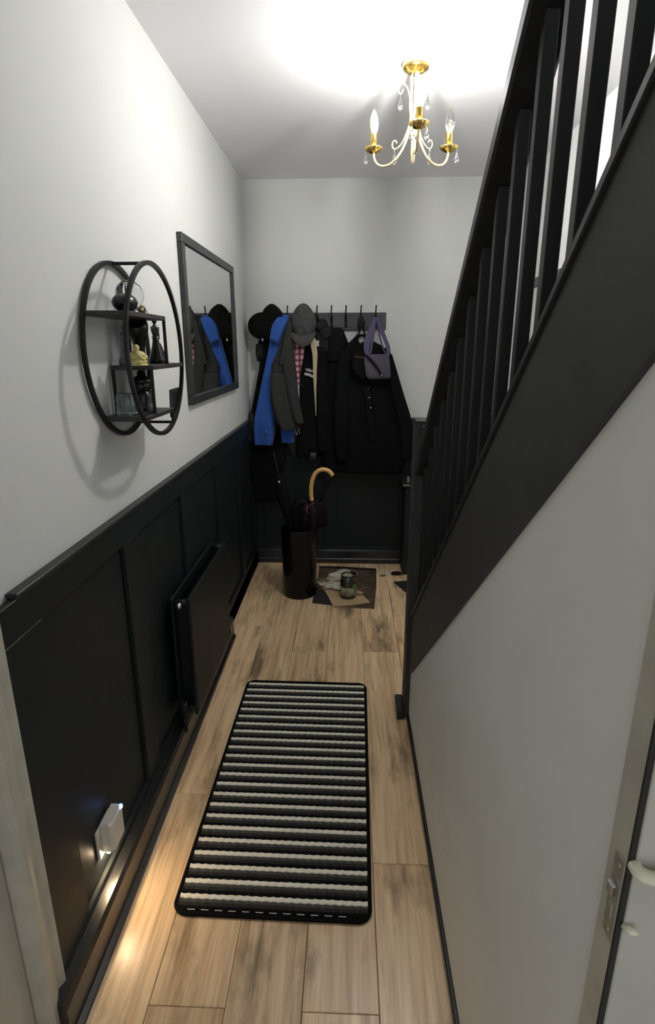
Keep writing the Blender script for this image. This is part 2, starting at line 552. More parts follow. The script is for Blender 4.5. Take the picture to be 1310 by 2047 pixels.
# ---- wainscot, far wall
wv2 = tag(obj('wainscot_back', B((XL + PT, YB - PT, 0.0), (XS, YB, DADO - 0.012)), 'black_paint'), kind='structure')
wv2.name = 'trim_2'
obj('top_rail', B((XL + PT, YB - PT - 0.013, 0.926), (XS, YB - PT, DADO - 0.006), 0.0015), 'black_paint', wv2)
obj('dado_cap', B((XL + 0.03, YB - 0.030, DADO - 0.008), (XS, YB, DADO + 0.004), 0.003), 'cap_paint', wv2)
obj('bottom_rail', B((XL + PT, YB - PT - 0.013, 0.0), (XS, YB - PT, 0.118), 0.0015), 'black_paint', wv2)
for x0, x1 in ((-0.637, -0.572), (-0.165, -0.070), (0.350, 0.445), (0.87, 0.965)):
    obj('stile', B((x0, YB - PT - 0.013, 0.118), (x1, YB - PT, 0.926), 0.0015), 'black_paint', wv2)

# ---- skirting boards
bl = tag(obj('baseboard_left', prism([(XL, 0.0), (-0.590, 0.0), (-0.592, 0.092), (-0.598, 0.108), (XL, 0.110)], 'y', 0.83, 2.635), 'skirting_gloss'), kind='structure')
obj('floor_bead', prism([(-0.591, 0.0), (-0.578, 0.0), (-0.580, 0.012), (-0.591, 0.018)], 'y', 0.83, 2.62), 'skirting_gloss', bl)
obj('thin_skirting', prism([(XL, 0.0), (-0.624, 0.0), (-0.624, 0.095), (-0.630, 0.108), (XL, 0.108)], 'y', 2.635, YB - 0.024), 'skirting_gloss', bl)
bb = tag(obj('baseboard_back', prism([(YB, 0.0), (YB - 0.040, 0.0), (YB - 0.040, 0.030), (YB - 0.034, 0.036), (YB - 0.028, 0.085), (YB - 0.024, 0.100), (YB, 0.100)], 'x', -0.624, 0.362), 'skirting_gloss'), kind='structure')

# ---- low boxing in the corner behind the newel
bx = thing('corner_boxing', 'low black painted box in the far corner behind the newel post', 'box', (0.5, 3.59, 0))
obj('body', B((0.366, 3.482, 0.0), (0.62, 3.686, 0.600), 0.003), 'black_paint', bx)
obj('lid', B((0.352, 3.468, 0.600), (0.63, 3.686, 0.618), 0.003), 'cap_paint', bx)
obj('edge_strip', B((0.350, 3.464, 0.612), (0.395, 3.4675, 0.620)), 'metal_plate', bx)
obj('latch', B((0.375, 3.474, 0.630), (0.390, 3.494, 0.668), 0.004), 'metal_plate', bx)

# ---- left door casing and door
tr = tag(obj('trim_3', prism([(XL, 0.885), (XL + 0.027, 0.885), (XL + 0.030, 0.880), (XL + 0.026, 0.869), (XL + 0.023, 0.862), (XL + 0.030, 0.846), (XL + 0.036, 0.828), (XL + 0.037, 0.815), (XL + 0.028, 0.806), (XL, 0.800)], 'z', 0.0, 2.05), 'casing_white'), kind='structure')
obj('head_casing', B((XL, 0.02, 2.00), (XL + 0.026, 0.80, 2.07), 0.004), 'casing_white', tr)
obj('far_casing', B((XL, -0.06, 0.0), (XL + 0.026, 0.02, 2.07), 0.004), 'casing_white', tr)
d1 = tag(obj('door_1', B((XL - 0.002, 0.03, 0.004), (XL + 0.008, 0.796, 1.995), 0.002), 'door_white'), kind='structure')
for y0, y1, z0, z1 in ((0.12, 0.38, 0.2, 0.9), (0.45, 0.70, 0.2, 0.9), (0.12, 0.38, 1.1, 1.85), (0.45, 0.70, 1.1, 1.85)):
    obj('panel', B((XL + 0.008, y0, z0), (XL + 0.013, y1, z1), 0.004), 'door_white', d1)
# flaking paint where the wainscot meets the casing
flk = bmesh.new()
rp_ = random.Random(3)
z = 0.10
while z < 0.80:
    h = rp_.uniform(0.004, 0.016)
    w = rp_.uniform(0.0006, 0.0035) * (1.5 if 0.1 < z < 0.42 else 0.6)
    B((XL + PT + 0.0125, 0.884, z), (XL + PT + 0.0135, 0.885 + w, z + h), bm=flk)
    z += h * rp_.uniform(0.6, 1.3)
tag(obj('paint_flakes', flk, 'casing_white', tr), kind='stuff')

# ---- low door that ends the space under the stair, right: its latch edge shows towards the hall
DX0, DX1, DYF, DYB = XR - 0.007, XS - 0.06, 0.396, 0.430
d2 = tag(obj('door_2', B((DX0, DYF, 0.006), (DX1, DYB, DZ), 0.002), 'casing_white'), kind='structure')
obj('face_panel', B((DX0 + 0.0040, DYF - 0.004, 0.006), (DX1, DYF, DZ), 0.001), 'door_white', d2)
obj('gap_shade_strip', B((DX0 - 0.0008, DYF - 0.0022, 0.006), (DX0 + 0.0036, DYF + 0.0008, DZ)), 'jamb_shadow', d2)  # dark strip added to paint in the shade of the gap at the door edge
obj('latch_plate', B((DX0 - 0.0018, DYF + 0.001, 0.925), (DX0 + 0.0008, DYF + 0.019, 1.020), 0.0006), 'metal_plate', d2)
for zz in (0.934, 1.010):
    obj('screw', tube([(DX0 - 0.0016, DYF + 0.010, zz), (DX0 - 0.0026, DYF + 0.010, zz)], [0.003, 0.0022], 8), 'chrome', d2)
obj('latch_bolt', B((DX0 - 0.0075, DYF + 0.005, 0.976), (DX0 - 0.001, DYF + 0.015, 0.990), 0.002), 'chrome', d2)
obj('dead_bolt', B((DX0 - 0.0035, DYF + 0.006, 0.948), (DX0 - 0.001, DYF + 0.014, 0.964), 0.001), 'metal_plate', d2)
obj('lever', tube(spline([(DX0 + 0.004, DYF - 0.003, 1.024), (DX0 + 0.004, DYF - 0.009, 1.024), (DX0 + 0.009, DYF - 0.013, 1.023), (DX0 + 0.022, DYF - 0.014, 1.021), (DX0 + 0.075, DYF - 0.015, 1.017)], 18), 0.0062, 10), 'cream_plastic', d2, True)
obj('snib', tube([(DX0 + 0.004, DYF - 0.003, 0.955), (DX0 + 0.008, DYF - 0.009, 0.955), (DX0 + 0.013, DYF - 0.010, 0.954)], [0.0035, 0.0036, 0.0026], 8), 'cream_plastic', d2, True)
obj('jamb', B((DX1 + 0.002, DYF, 0.0), (XS, DYB, z_low(DYB) - 0.012)), 'casing_white', d2)
obj('head', B((XR + 0.001, DYF + 0.004, DZ + 0.003), (DX1, DYB, z_low(DYB) - 0.012)), 'casing_white', d2)

# ---- front door beyond the stair foot (white with a dark head strip)
d3 = tag(obj('door_3', B((XS - 0.010, 2.62, 0.0), (XS, 3.50, 1.76)), 'upvc_white'), kind='structure')
obj('head_strip', B((XS - 0.016, 2.55, 1.765), (XS, 3.56, 1.812), 0.002), 'grey_band', d3)

# ------------------------------------------------------------------ staircase
st = thing('staircase', 'black painted staircase with square balusters rising towards the camera', 'staircase', (0.3, 2.05, 0))
YE = -0.62
obj('string_board', prism([(1.99, z_low(1.99)), (1.99, z_cap(1.99) - 0.012), (YE, z_cap(YE) - 0.012), (YE, z_low(YE))], 'x', XR - 0.007, XR + 0.028, 0.001), 'stair_paint', st)
obj('string_cap', prism([(1.975, z_cap(1.975) - 0.018), (1.975, z_cap(1.975)), (YE, z_cap(YE)), (YE, z_cap(YE) - 0.018)], 'x', XR - 0.013, XR + 0.040, 0.002), 'baluster_paint', st)
bw = 0.0198
bal = None
k = 0
y = 0.6395
ys = [0.6395 + 0.0975 * i for i in range(-12, 14)]
for y in ys:
    z0 = z_cap(y + bw) - 0.006
    h = z_rail(y) - 0.05 - z_cap(y)
    if bal is None:
        bm = prism([(0, 0), (bw, -SL * bw), (bw, h - SL * bw), (0, h)], 'x', 0, bw, 0.0012)
        bal = obj('baluster', bm, 'baluster_paint', st, world_coords=False)
        bal.location = Vector((XR + 0.006, y, z_cap(y) - 0.004)) - st.location
    else:
        share('baluster', bal, st, Vector((XR + 0.006, y, z_cap(y) - 0.004)) - st.location)
hr = [(1.985, z_rail(1.985))]
rail = bmesh.new()
sec = [(-0.012, -0.046), (-0.017, -0.040), (-0.017, -0.008), (-0.010, 0.0), (0.042, 0.0), (0.049, -0.008), (0.049, -0.040), (0.044, -0.046)]
ra = [[rail.verts.new((XR + dx, yy, z_rail(yy) + dz)) for dx, dz in sec] for yy in (1.985, YE)]
for i in range(len(sec)):
    rail.faces.new((ra[0][i], ra[0][(i + 1) % len(sec)], ra[1][(i + 1) % len(sec)], ra[1][i]))
rail.faces.new(ra[0]); rail.faces.new(ra[1][::-1])
obj('handrail', rail, 'baluster_paint', st)
nw = obj('newel_post', B((XR - 0.021, 1.975, 0.0), (XR + 0.062, 2.062, 1.205), 0.003), 'stair_paint', st)
obj('newel_cap', B((XR - 0.023, 1.973, 1.200), (XR + 0.064, 2.064, 1.212), 0.003), 'cap_paint', nw)
obj('newel_foot', B((XR - 0.050, 1.962, 0.0), (XR - 0.020, 2.075, 0.045), 0.003), 'skirting_gloss', nw)
obj('rail_bracket', B((XR + 0.0, 1.955, 1.165), (XR + 0.03, 1.976, 1.195), 0.003), 'stair_paint', nw)
RISE, GO = 0.1931, 0.225
tr0 = rs0 = None
for k in range(12):
    yn, zn = 2.185 - GO * k, RISE * (k + 1)
    loc_t = Vector((0, yn, zn)) - st.location
    if tr0 is None:
        tr0 = obj('tread', B((XR + 0.066, -GO - 0.01, -0.03), (XS - 0.004, 0.018, 0.0), 0.006), 'tread_carpet', st, world_coords=False)
        tr0.location = loc_t
        rs0 = obj('riser', B((XR + 0.066, -0.012, -RISE), (XS - 0.004, 0.0, -0.03)), 'tread_carpet', st, world_coords=False)
        rs0.location = loc_t
    else:
        share('tread', tr0, st, loc_t); share('riser', rs0, st, loc_t)

# ------------------------------------------------------------------ chandelier
CHX, CHY = 0.224, 2.312
ch = thing('chandelier', 'three armed brass chandelier with crystal drops and one lit bulb on the ceiling', 'chandelier', (CHX, CHY, 2.08))
C0 = Vector((CHX, CHY, 0))
obj('ceiling_rose', lathe([(0.001, 2.366), (0.014, 2.366), (0.024, 2.369), (0.033, 2.376), (0.042, 2.379), (0.0465, 2.384), (0.0465, 2.397), (0.044, 2.4045)], C0, 36), 'brass', ch, True)
obj('finial', lathe([(0.0015, 2.085), (0.006, 2.10), (0.0085, 2.125), (0.008, 2.17), (0.005, 2.215), (0.004, 2.372)], C0, 16), 'gold_white', ch, True)


def drop(p, s, parent):
    bm = lathe([(0.0008, 0.0), (0.0020 * s, -0.006 * s), (0.0052 * s, -0.017 * s), (0.0066 * s, -0.023 * s), (0.0050 * s, -0.030 * s), (0.001, -0.033 * s)], p, 8)
    d = obj('crystal_drop', bm, 'crystal', parent)
    obj('link', tube([(p[0], p[1], p[2] + 0.006), (p[0], p[1], p[2])], 0.0006, 5), 'gold_white', d)
    return d


for ai, ang in enumerate((-90, 30, 150)):            # towards the camera, right and left
    a = math.radians(ang)
    dr = Vector((math.cos(a), math.sin(a), 0))
    def P(r, z, side=0.0):
        return C0 + dr * r + Vector((-dr.y, dr.x, 0)) * side + Vector((0, 0, z))
    path = [P(0.014, 2.376), P(0.013, 2.30), P(0.013, 2.23), P(0.020, 2.19), P(0.042, 2.145), P(0.072, 2.113), P(0.105, 2.101), P(0.135, 2.106), P(0.154, 2.125), P(0.161, 2.152)]
    arm = obj('arm', tube(spline(path, 40), 0.0042, 10), 'gold_white', ch, True)
    sc1 = [P(0.015, 2.245), P(0.019, 2.275), P(0.021, 2.305), P(0.033, 2.336), P(0.052, 2.350), P(0.064, 2.338), P(0.062, 2.322), P(0.052, 2.320), P(0.046, 2.331)]
    obj('upper_scroll', tube(spline(sc1, 36), 0.0024, 8), 'gold_white', arm, True)
    sc2 = [P(0.014, 2.262), P(0.016, 2.228), P(0.027, 2.195), P(0.047, 2.162), P(0.070, 2.149), P(0.083, 2.158), P(0.082, 2.173), P(0.071, 2.176), P(0.066, 2.167)]
    obj('lower_scroll', tube(spline(sc2, 36), 0.0024, 8), 'gold_white', arm, True)
    obj('drip_pan', lathe([(0.006, 2.148), (0.012, 2.150), (0.024, 2.156), (0.0335, 2.166), (0.033, 2.168), (0.023, 2.159), (0.006, 2.158)], P(0.161, 0), 48, flute=(14, 0.085)), 'brass', ch, True)
    sl_ = obj('candle_sleeve', lathe([(0.0125, 2.157), (0.0125, 2.206), (0.0135, 2.209), (0.0120, 2.213)], P(0.161, 0), 20), 'brass', ch, True)
    prof = [(0.0095, 2.2125), (0.0125, 2.219), (0.0162, 2.232), (0.0172, 2.243), (0.0158, 2.257), (0.0115, 2.272), (0.0055, 2.285), (0.0012, 2.2915)]
    if ai == 0:
        prof = [(0.0095, 2.2125), (0.0130, 2.219), (0.0175, 2.232), (0.0190, 2.244), (0.0175, 2.259), (0.0125, 2.275), (0.0060, 2.289), (0.0012, 2.295)]
    bmat = 'lit_bulb' if ai == 0 else ('clear_glass' if ai == 1 else 'opal')
    bb_ = obj('bulb', lathe(prof, P(0.161, 0), 24), bmat, ch, True)
    bb_['label'] = ('glowing candle bulb', 'clear glass candle bulb', 'frosted white candle bulb')[ai]
    if ai == 1:
        q = P(0.161, 0)
        obj('filament', tube([q + Vector((0, 0, 2.214)), q + Vector((0.003, 0, 2.235)), q + Vector((-0.003, 0, 2.245)), q + Vector((0.003, 0, 2.252)), q + Vector((0, 0, 2.216))], 0.0012, 6), 'filament', bb_)
    drop(P(0.056, 2.314), 1.4, ch)
    drop(P(0.074, 2.143), 1.3, ch)
    for da in (-0.9, 0.9):
        q = P(0.161, 2.157) + Vector((dr.x * math.cos(da) - dr.y * math.sin(da), dr.x * math.sin(da) + dr.y * math.cos(da), 0)) * 0.031
        if (da > 0) == (ai != 1) or ai == 0:
            drop(q, 1.4, ch)

# ------------------------------------------------------------------ mirror
mi = thing('wall_mirror', 'black framed rectangular mirror on the left wall reflecting coats', 'mirror', (XL, 2.76, 1.232))
my0, my1, mz0, mz1, fw = 2.272, 3.250, 1.232, 1.870, 0.034
obj('back_board', B((XL + 0.001, my0 + 0.01, mz0 + 0.01), (XL + 0.010, my1 - 0.01, mz1 - 0.01)), 'frame_dark', mi)
obj('glass', B((XL + 0.010, my0 + fw - 0.004, mz0 + fw - 0.004), (XL + 0.013, my1 - fw + 0.004, mz1 - fw + 0.004)), 'mirror', mi)
for lo, hi in (((my0, mz0), (my1, mz0 + fw)), ((my0, mz1 - fw), (my1, mz1)), ((my0, mz0 + fw), (my0 + fw, mz1 - fw)), ((my1 - fw, mz0 + fw), (my1, mz1 - fw))):
    obj('frame_bar', B((XL + 0.001, lo[0], lo[1]), (XL + 0.022, hi[0], hi[1]), 0.002), 'frame_dark', mi)

# ------------------------------------------------------------------ round shelf
RY, RZ, RR = 1.606, 1.447, 0.226
XBK, XFR = XL + 0.010, -0.532
sh = thing('round_wall_shelf', 'round black metal wall shelf with three stepped boards', 'shelf', (XL, RY, RZ - RR))
for X in (XBK, XFR):
    ring = bmesh.new()
    n = 96
    rr_ = []
    for i in range(n):
        a = 2 * PI * i / n
        rr_.append([ring.verts.new((X + dx, RY + (RR + dr_) * math.cos(a), RZ + (RR + dr_) * math.sin(a))) for dx, dr_ in ((-0.005, -0.0055), (0.005, -0.0055), (0.005, 0.0055), (-0.005, 0.0055))])
    for i in range(n):
        for k in range(4):
            ring.faces.new((rr_[i][k], rr_[i][(k + 1) % 4], rr_[(i + 1) % n][(k + 1) % 4], rr_[(i + 1) % n][k]))
    obj('ring', ring, 'iron', sh, False)


def chord(z):
    d = math.sqrt(max(RR ** 2 - (z - RZ) ** 2, 0))
    return RY - d, RY + d


def bar(p, q, w=0.008):
    p, q = Vector(p), Vector(q)
    lo = [min(a, b2) - w / 2 for a, b2 in zip(p, q)]
    hi = [max(a, b2) + w / 2 for a, b2 in zip(p, q)]
    return B(lo, hi, 0.001)


for yy, zz in ((RY, RZ + RR), (1.696, 1.240)):
    obj('cross_bar', bar((XBK, yy, zz), (XFR, yy, zz)), 'iron', sh)
ST_, SM_, SB_ = 1.537, 1.405, 1.277
for (z, y0, y1) in ((ST_, chord(ST_)[0], 1.684), (SM_, 1.535, chord(SM_)[1]), (SB_, chord(SB_)[0], 1.700)):
    obj('shelf_board', B((XBK - 0.004, y0, z - 0.006), (XFR + 0.004, y1, z + 0.006), 0.001), 'shelf_board', sh)
for y, z0, z1 in ((1.680, SM_, ST_), (1.540, SB_, SM_), (1.696, chord(0)[0] if False else RZ - math.sqrt(RR ** 2 - (1.696 - RY) ** 2), SB_)):
    for X in (XBK, XFR):
        obj('upright', bar((X, y, z0), (X, y, z1)), 'iron', sh)

# things on the shelf
z = ST_ + 0.006
XC = -0.585
t = thing('crystal_ball', 'clear glass ball on a black stand on the top shelf board', 'ball', (XC, 1.57, z))
obj('stand', lathe([(0.020, 0.0), (0.024, 0.003), (0.020, 0.008), (0.017, 0.012), (0.019, 0.016)], (XC, 1.575, z), 24), 'figure_black', t, True)
obj('ball', blob((XC, 1.575, z + 0.049), (0.037, 0.037, 0.037), 4), 'clear_glass', t, True)
t = thing('black_pebble_box', 'black rounded trinket box at the left of the top shelf board', 'box', (XC, 1.50, z))
obj('body', blob((-0.568, 1.492, z + 0.0235), (0.030, 0.041, 0.0235), 3), 'figure_black', t, True)
obj('lid_band', tube([(-0.568 + 0.0303 * math.cos(a), 1.492 + 0.0413 * math.sin(a), z + 0.0245) for a in [2 * PI * i / 40 for i in range(40)]], 0.0012, 6, closed=True), 'figure_black', t, True)
t = thing('bronze_ornament', 'small bronze twig ornament beside the glass ball', 'ornament', (XC, 1.655, z))
obj('body', blob((XC, 1.648, z + 0.014), (0.014, 0.016, 0.014), 3, 0.5, 90), 'bronze', t, True)
for i in range(6):
    a = i * 1.05
    obj('twig', tube([(XC, 1.645, z + 0.008), (XC + 0.014 * math.cos(a), 1.645 + 0.018 * math.sin(a), z + 0.018 + 0.004 * (i % 3)), (XC + 0.022 * math.cos(a), 1.645 + 0.030 * math.sin(a), z + 0.006 + 0.005 * (i % 2))], [0.002, 0.0016, 0.001], 6), 'bronze', t, True)

z = SM_ + 0.006
t = thing('seated_figure', 'small pale yellow seated figurine with rounded belly on the middle board', 'figurine', (-0.565, 1.532, z))
obj('legs', blob((-0.565, 1.532, z + 0.011), (0.024, 0.032, 0.011), 3, 0.22, 70), 'figure_cream', t, True)
obj('belly', blob((-0.562, 1.532, z + 0.024), (0.020, 0.022, 0.016), 3, 0.18, 80, seed=4), 'figure_cream', t, True)
obj('base', lathe([(0.027, 0.0), (0.028, 0.003), (0.025, 0.005)], (-0.565, 1.532, z), 20), 'figure_cream', t, True)
obj('head', blob((-0.565, 1.532, z + 0.045), (0.009, 0.009, 0.010), 2), 'figure_cream', t, True)
for s in (-1, 1):
    obj('arm', tube([(-0.562, 1.532 + s * 0.018, z + 0.033), (-0.548, 1.532 + s * 0.024, z + 0.022), (-0.543, 1.532 + s * 0.008, z + 0.016)], [0.006, 0.005, 0.004], 8), 'figure_cream', t, True)
t = thing('grey_figurine', 'slim grey figurine at the left end of the middle board', 'figurine', (-0.61, 1.565, z))
obj('body', lathe([(0.018, 0.0), (0.019, 0.010), (0.012, 0.030), (0.010, 0.055), (0.011, 0.075), (0.006, 0.088)], (-0.61, 1.572, z), 16, flute=(5, 0.1)), 'figure_grey', t, True)
obj('head', blob((-0.61, 1.572, z + 0.096), (0.008, 0.008, 0.010), 2), 'figure_grey', t, True)
t = thing('black_bust', 'black torso sculpture narrowing to its foot on the middle board', 'sculpture', (-0.595, 1.64, z))
bm = tube(spline([(-0.600, 1.650, z), (-0.600, 1.649, z + 0.014), (-0.598, 1.648, z + 0.040), (-0.596, 1.644, z + 0.065), (-0.594, 1.632, z + 0.090), (-0.592, 1.622, z + 0.112), (-0.592, 1.618, z + 0.117)], 18),
          [0.017, 0.016, 0.0155, 0.015, 0.0148, 0.015, 0.016, 0.017, 0.019, 0.022, 0.026, 0.029, 0.031, 0.032, 0.031, 0.028, 0.022, 0.012], 16)
obj('torso', bm, 'figure_black', t, True)
obj('foot', blob((-0.590, 1.652, z + 0.005), (0.016, 0.019, 0.005), 2), 'figure_grey', t, True)
t = thing('gowned_statuette', 'black statuette of a gowned woman with lace skirt on the middle board', 'statuette', (-0.575, 1.74, z))
gx, gy = -0.578, 1.735
obj('skirt', lathe([(0.026, 0.0), (0.025, 0.012), (0.018, 0.030), (0.012, 0.050), (0.009, 0.066), (0.010, 0.078)], (gx, gy, z), 22, flute=(9, 0.07)), 'figure_black', t, True)
obj('torso', lathe([(0.009, 0.074), (0.008, 0.080), (0.012, 0.094), (0.013, 0.104), (0.005, 0.110), (0.004, 0.116)], (gx, gy, z), 16), 'figure_black', t, True)
obj('head', blob((gx, gy, z + 0.123), (0.008, 0.009, 0.010), 2), 'figure_black', t, True)
for s in (-1, 1):
    obj('horn', tube([(gx, gy + s * 0.004, z + 0.130), (gx, gy + s * 0.012, z + 0.134), (gx, gy + s * 0.017, z + 0.141)], [0.003, 0.002, 0.0006], 6), 'figure_black', t, True)
obj('raised_arm', tube([(gx, gy - 0.011, z + 0.102), (gx + 0.004, gy - 0.020, z + 0.090), (gx + 0.006, gy - 0.030, z + 0.092), (gx + 0.006, gy - 0.034, z + 0.102)], [0.004, 0.0035, 0.003, 0.002], 8), 'figure_black', t, True)
obj('lowered_arm', tube([(gx, gy + 0.011, z + 0.102), (gx + 0.004, gy + 0.016, z + 0.086), (gx + 0.005, gy + 0.014, z + 0.070)], [0.004, 0.0035, 0.003], 8), 'figure_black', t, True)
lace = bmesh.new()
for i in range(7):
    a = -0.5 + i * 0.32
    tube([(gx + 0.010 * math.cos(a), gy + 0.010 * math.sin(a) + 0.006, z + 0.058), (gx + 0.022 * math.cos(a), gy + 0.030 * math.sin(a) + 0.010, z + 0.024), (gx + 0.027 * math.cos(a), gy + 0.040 * math.sin(a) + 0.012, z + 0.002)], 0.0011, 5, bm=lace)
for zz, rr in ((0.040, 0.6), (0.024, 0.82), (0.003, 1.0)):
    tube([(gx + 0.027 * rr * math.cos(-0.5 + i * 0.16), gy + 0.040 * rr * math.sin(-0.5 + i * 0.16) + 0.012, z + zz) for i in range(13)], 0.0011, 5, bm=lace)
obj('lace_train', lace, 'figure_black', t, True)

z = SB_ + 0.006
t = thing('glass_block', 'pale blue faceted glass block on the lowest board', 'ornament', (-0.60, 1.51, z))
bm = prism([(1.482, z), (1.536, z), (1.530, z + 0.022), (1.520, z + 0.056), (1.498, z + 0.060), (1.488, z + 0.042)], 'x', -0.618, -0.572, 0.004)
obj('body', bm, 'blue_glass', t)
obj('inner_figure', blob((-0.595, 1.508, z + 0.026), (0.010, 0.013, 0.020), 2, 0.3, 80), 'figure_grey', t, True)
t = thing('dark_deity_bust', 'dark carved bust with topknot and red flecks on the lowest board', 'bust', (-0.59, 1.62, z))
bx_, by_ = -0.592, 1.626
obj('base', lathe([(0.030, 0.0), (0.030, 0.010), (0.024, 0.018), (0.026, 0.036), (0.023, 0.050), (0.014, 0.058)], (bx_, by_, z), 20, flute=(8, 0.05)), 'figure_black', t, True)
obj('head', blob((bx_, by_, z + 0.070), (0.023, 0.026, 0.025), 3, 0.10, 60), 'figure_black', t, True)
obj('headdress', lathe([(0.026, 0.076), (0.029, 0.082), (0.022, 0.092), (0.012, 0.098), (0.011, 0.108), (0.004, 0.114)], (bx_, by_, z), 18), 'figure_black', t, True)
obj('nose', blob((bx_ + 0.023, by_, z + 0.066), (0.005, 0.004, 0.008), 2), 'figure_black', t, True)
obj('lips', blob((bx_ + 0.021, by_, z + 0.054), (0.005, 0.009, 0.003), 2), 'figure_black', t, True)
for s in (-1, 1):
    obj('ear', blob((bx_, by_ + s * 0.027, z + 0.066), (0.006, 0.005, 0.013), 2), 'figure_black', t, True)
obj('garland', blob((bx_ + 0.004, by_ + 0.029, z + 0.040), (0.013, 0.013, 0.026), 3, 0.35, 110), 'figure_red', t, True)
t = thing('grey_stone', 'small grey round stone at the front edge of the lowest board', 'stone', (-0.55, 1.565, z))
obj('stone', blob((-0.548, 1.562, z + 0.0125), (0.012, 0.013, 0.0125), 3, 0.15, 70), 'figure_grey', t, True)
t = thing('hanging_tag_frame', 'small dark picture card leaning at the right of the round shelf', 'picture', (-0.60, 1.76, 1.25))
obj('card', B((XL + 0.002, 1.795, 1.262), (XL + 0.014, 1.90, 1.345), 0.001), 'frame_dark', t) if False else None
fm = prism([(1.712, 1.252), (1.792, 1.262), (1.806, 1.336), (1.724, 1.334)], 'x', -0.546, -0.540, 0.0008)
obj('card', fm, 'frame_dark', t)
obj('inset', prism([(1.724, 1.264), (1.784, 1.270), (1.794, 1.326), (1.734, 1.325)], 'x', -0.540, -0.5385), 'figure_black', t)

# ------------------------------------------------------------------ radiator
ra_ = thing('radiator', 'black double panel radiator on the left wall', 'radiator', (-0.59, 2.06, 0.0))
RY0, RY1, RZ0, RZ1 = 1.765, 2.365, 0.150, 0.618
for nm, X0, X1 in (('back_panel', -0.618, -0.606), ('front_panel', -0.560, -0.546)):
    bm = B((X0, RY0, RZ0), (X1, RY1, RZ1), 0.004, 2)
    obj(nm, bm, 'radiator', ra_)
for i in range(24):
    yy = RY0 + 0.04 + i * (RY1 - RY0 - 0.08) / 23
    if i == 0:
        fin0 = obj('convector_fin', B((-0.606, -0.0006, RZ0 + 0.03), (-0.560, 0.0006, RZ1 - 0.03)), 'radiator', ra_, world_coords=False)
        fin0.location = Vector((0, yy, 0)) - ra_.location
    else:
        share('convector_fin', fin0, ra_, Vector((0, yy, 0)) - ra_.location)
for yy in (RY0 + 0.014, RY1 - 0.014):
    for zz in (RZ1 - 0.022, RZ0 + 0.022):
        obj('header_pipe', tube([(-0.619, yy, zz), (-0.545, yy, zz)], 0.014, 14), 'radiator', ra_, True)
obj('bleed_valve', tube([(-0.583, RY0 + 0.004, RZ1 - 0.022), (-0.583, RY0 - 0.016, RZ1 - 0.022), (-0.583, RY0 - 0.020, RZ1 - 0.022)], [0.012, 0.011, 0.007], 12), 'chrome', ra_, True)
obj('end_plug', tube([(-0.583, RY1 - 0.004, RZ1 - 0.022), (-0.583, RY1 + 0.014, RZ1 - 0.022)], [0.012, 0.010], 12), 'radiator', ra_, True)
vb = obj('valve_body', tube([(-0.583, RY0, RZ0 + 0.022), (-0.583, RY0 - 0.04, RZ0 + 0.022)], 0.011, 12), 'radiator', ra_, True)
obj('valve_nut', tube([(-0.583, RY0 - 0.012, RZ0 + 0.022), (-0.583, RY0 - 0.022, RZ0 + 0.022)], 0.014, 6), 'chrome', vb)
obj('valve_head', lathe([(0.012, 0.0), (0.014, 0.006), (0.014, 0.040), (0.010, 0.046)], (-0.583, RY0 - 0.040, RZ0 + 0.030), 14), 'radiator', vb, True)
obj('supply_pipe', tube([(-0.583, RY0 - 0.040, RZ0 + 0.022), (-0.583, RY0 - 0.040, 0.108)], 0.0075, 10), 'radiator', ra_, True)
for yy in (RY0 + 0.1, RY1 - 0.1):
    obj('wall_bracket', B((XL + 0.0235, yy - 0.015, 0.2), (-0.617, yy + 0.015, 0.56)), 'radiator', ra_)

# ------------------------------------------------------------------ socket and plug-in night light
WX = XL + PT
so = thing('wall_socket', 'white wall socket low on the black wainscot', 'socket', (WX, 1.165, 0.18))
obj('face_plate', B((WX, 1.112, 0.186), (WX + 0.008, 1.198, 0.272), 0.002), 'white_plastic', so)
nl = thing('night_light', 'white plug-in night light with glowing blue indicator on the wall socket', 'night light', (WX + 0.009, 1.175, 0.19))
NX = WX + 0.0085
bm = bmesh.new()
secs = [(0.1915, 0.004), (0.197, 0.0), (0.276, 0.0), (0.282, 0.004)]
rings = []
for zz, ins in secs:
    P2 = [(NX, 1.130 + ins), (NX + 0.023 - ins, 1.130 + ins), (NX + 0.030 - ins, 1.139 + ins), (NX + 0.030 - ins, 1.198 - ins), (NX + 0.022 - ins, 1.207 - ins), (NX, 1.207 - ins)]
    rings.append([bm.verts.new((px, py, zz)) for px, py in P2])
for a, b2 in zip(rings[:-1], rings[1:]):
    for k in range(6):
        bm.faces.new((a[k], a[(k + 1) % 6], b2[(k + 1) % 6], b2[k]))
bm.faces.new(rings[0][::-1]); bm.faces.new(rings[-1])
obj('body', bm, 'white_plastic', nl)
led = obj('indicator', blob((NX + 0.026, 1.199, 0.2775), (0.006, 0.008, 0.006), 2), 'blue_led', nl, True)
obj('indicator_core', blob((NX + 0.030, 1.196, 0.2790), (0.003, 0.004, 0.004), 2), 'blue_led_core', led, True)
obj('lamp_lens', tube([(NX + 0.010, 1.136, 0.190), (NX + 0.010, 1.172, 0.190)], 0.0055, 10), 'night_lamp', nl, True)
obj('switch', B((WX + 0.008, 1.118, 0.222), (WX + 0.0105, 1.129, 0.244), 0.001), 'white_plastic', so)

# ------------------------------------------------------------------ rug
RW, RL = 0.534, 1.092
rg = thing('striped_rug', 'ribbed black, grey and white striped runner rug on the wooden floor', 'rug', (-0.186, 1.660, 0.0), math.radians(-0.9))


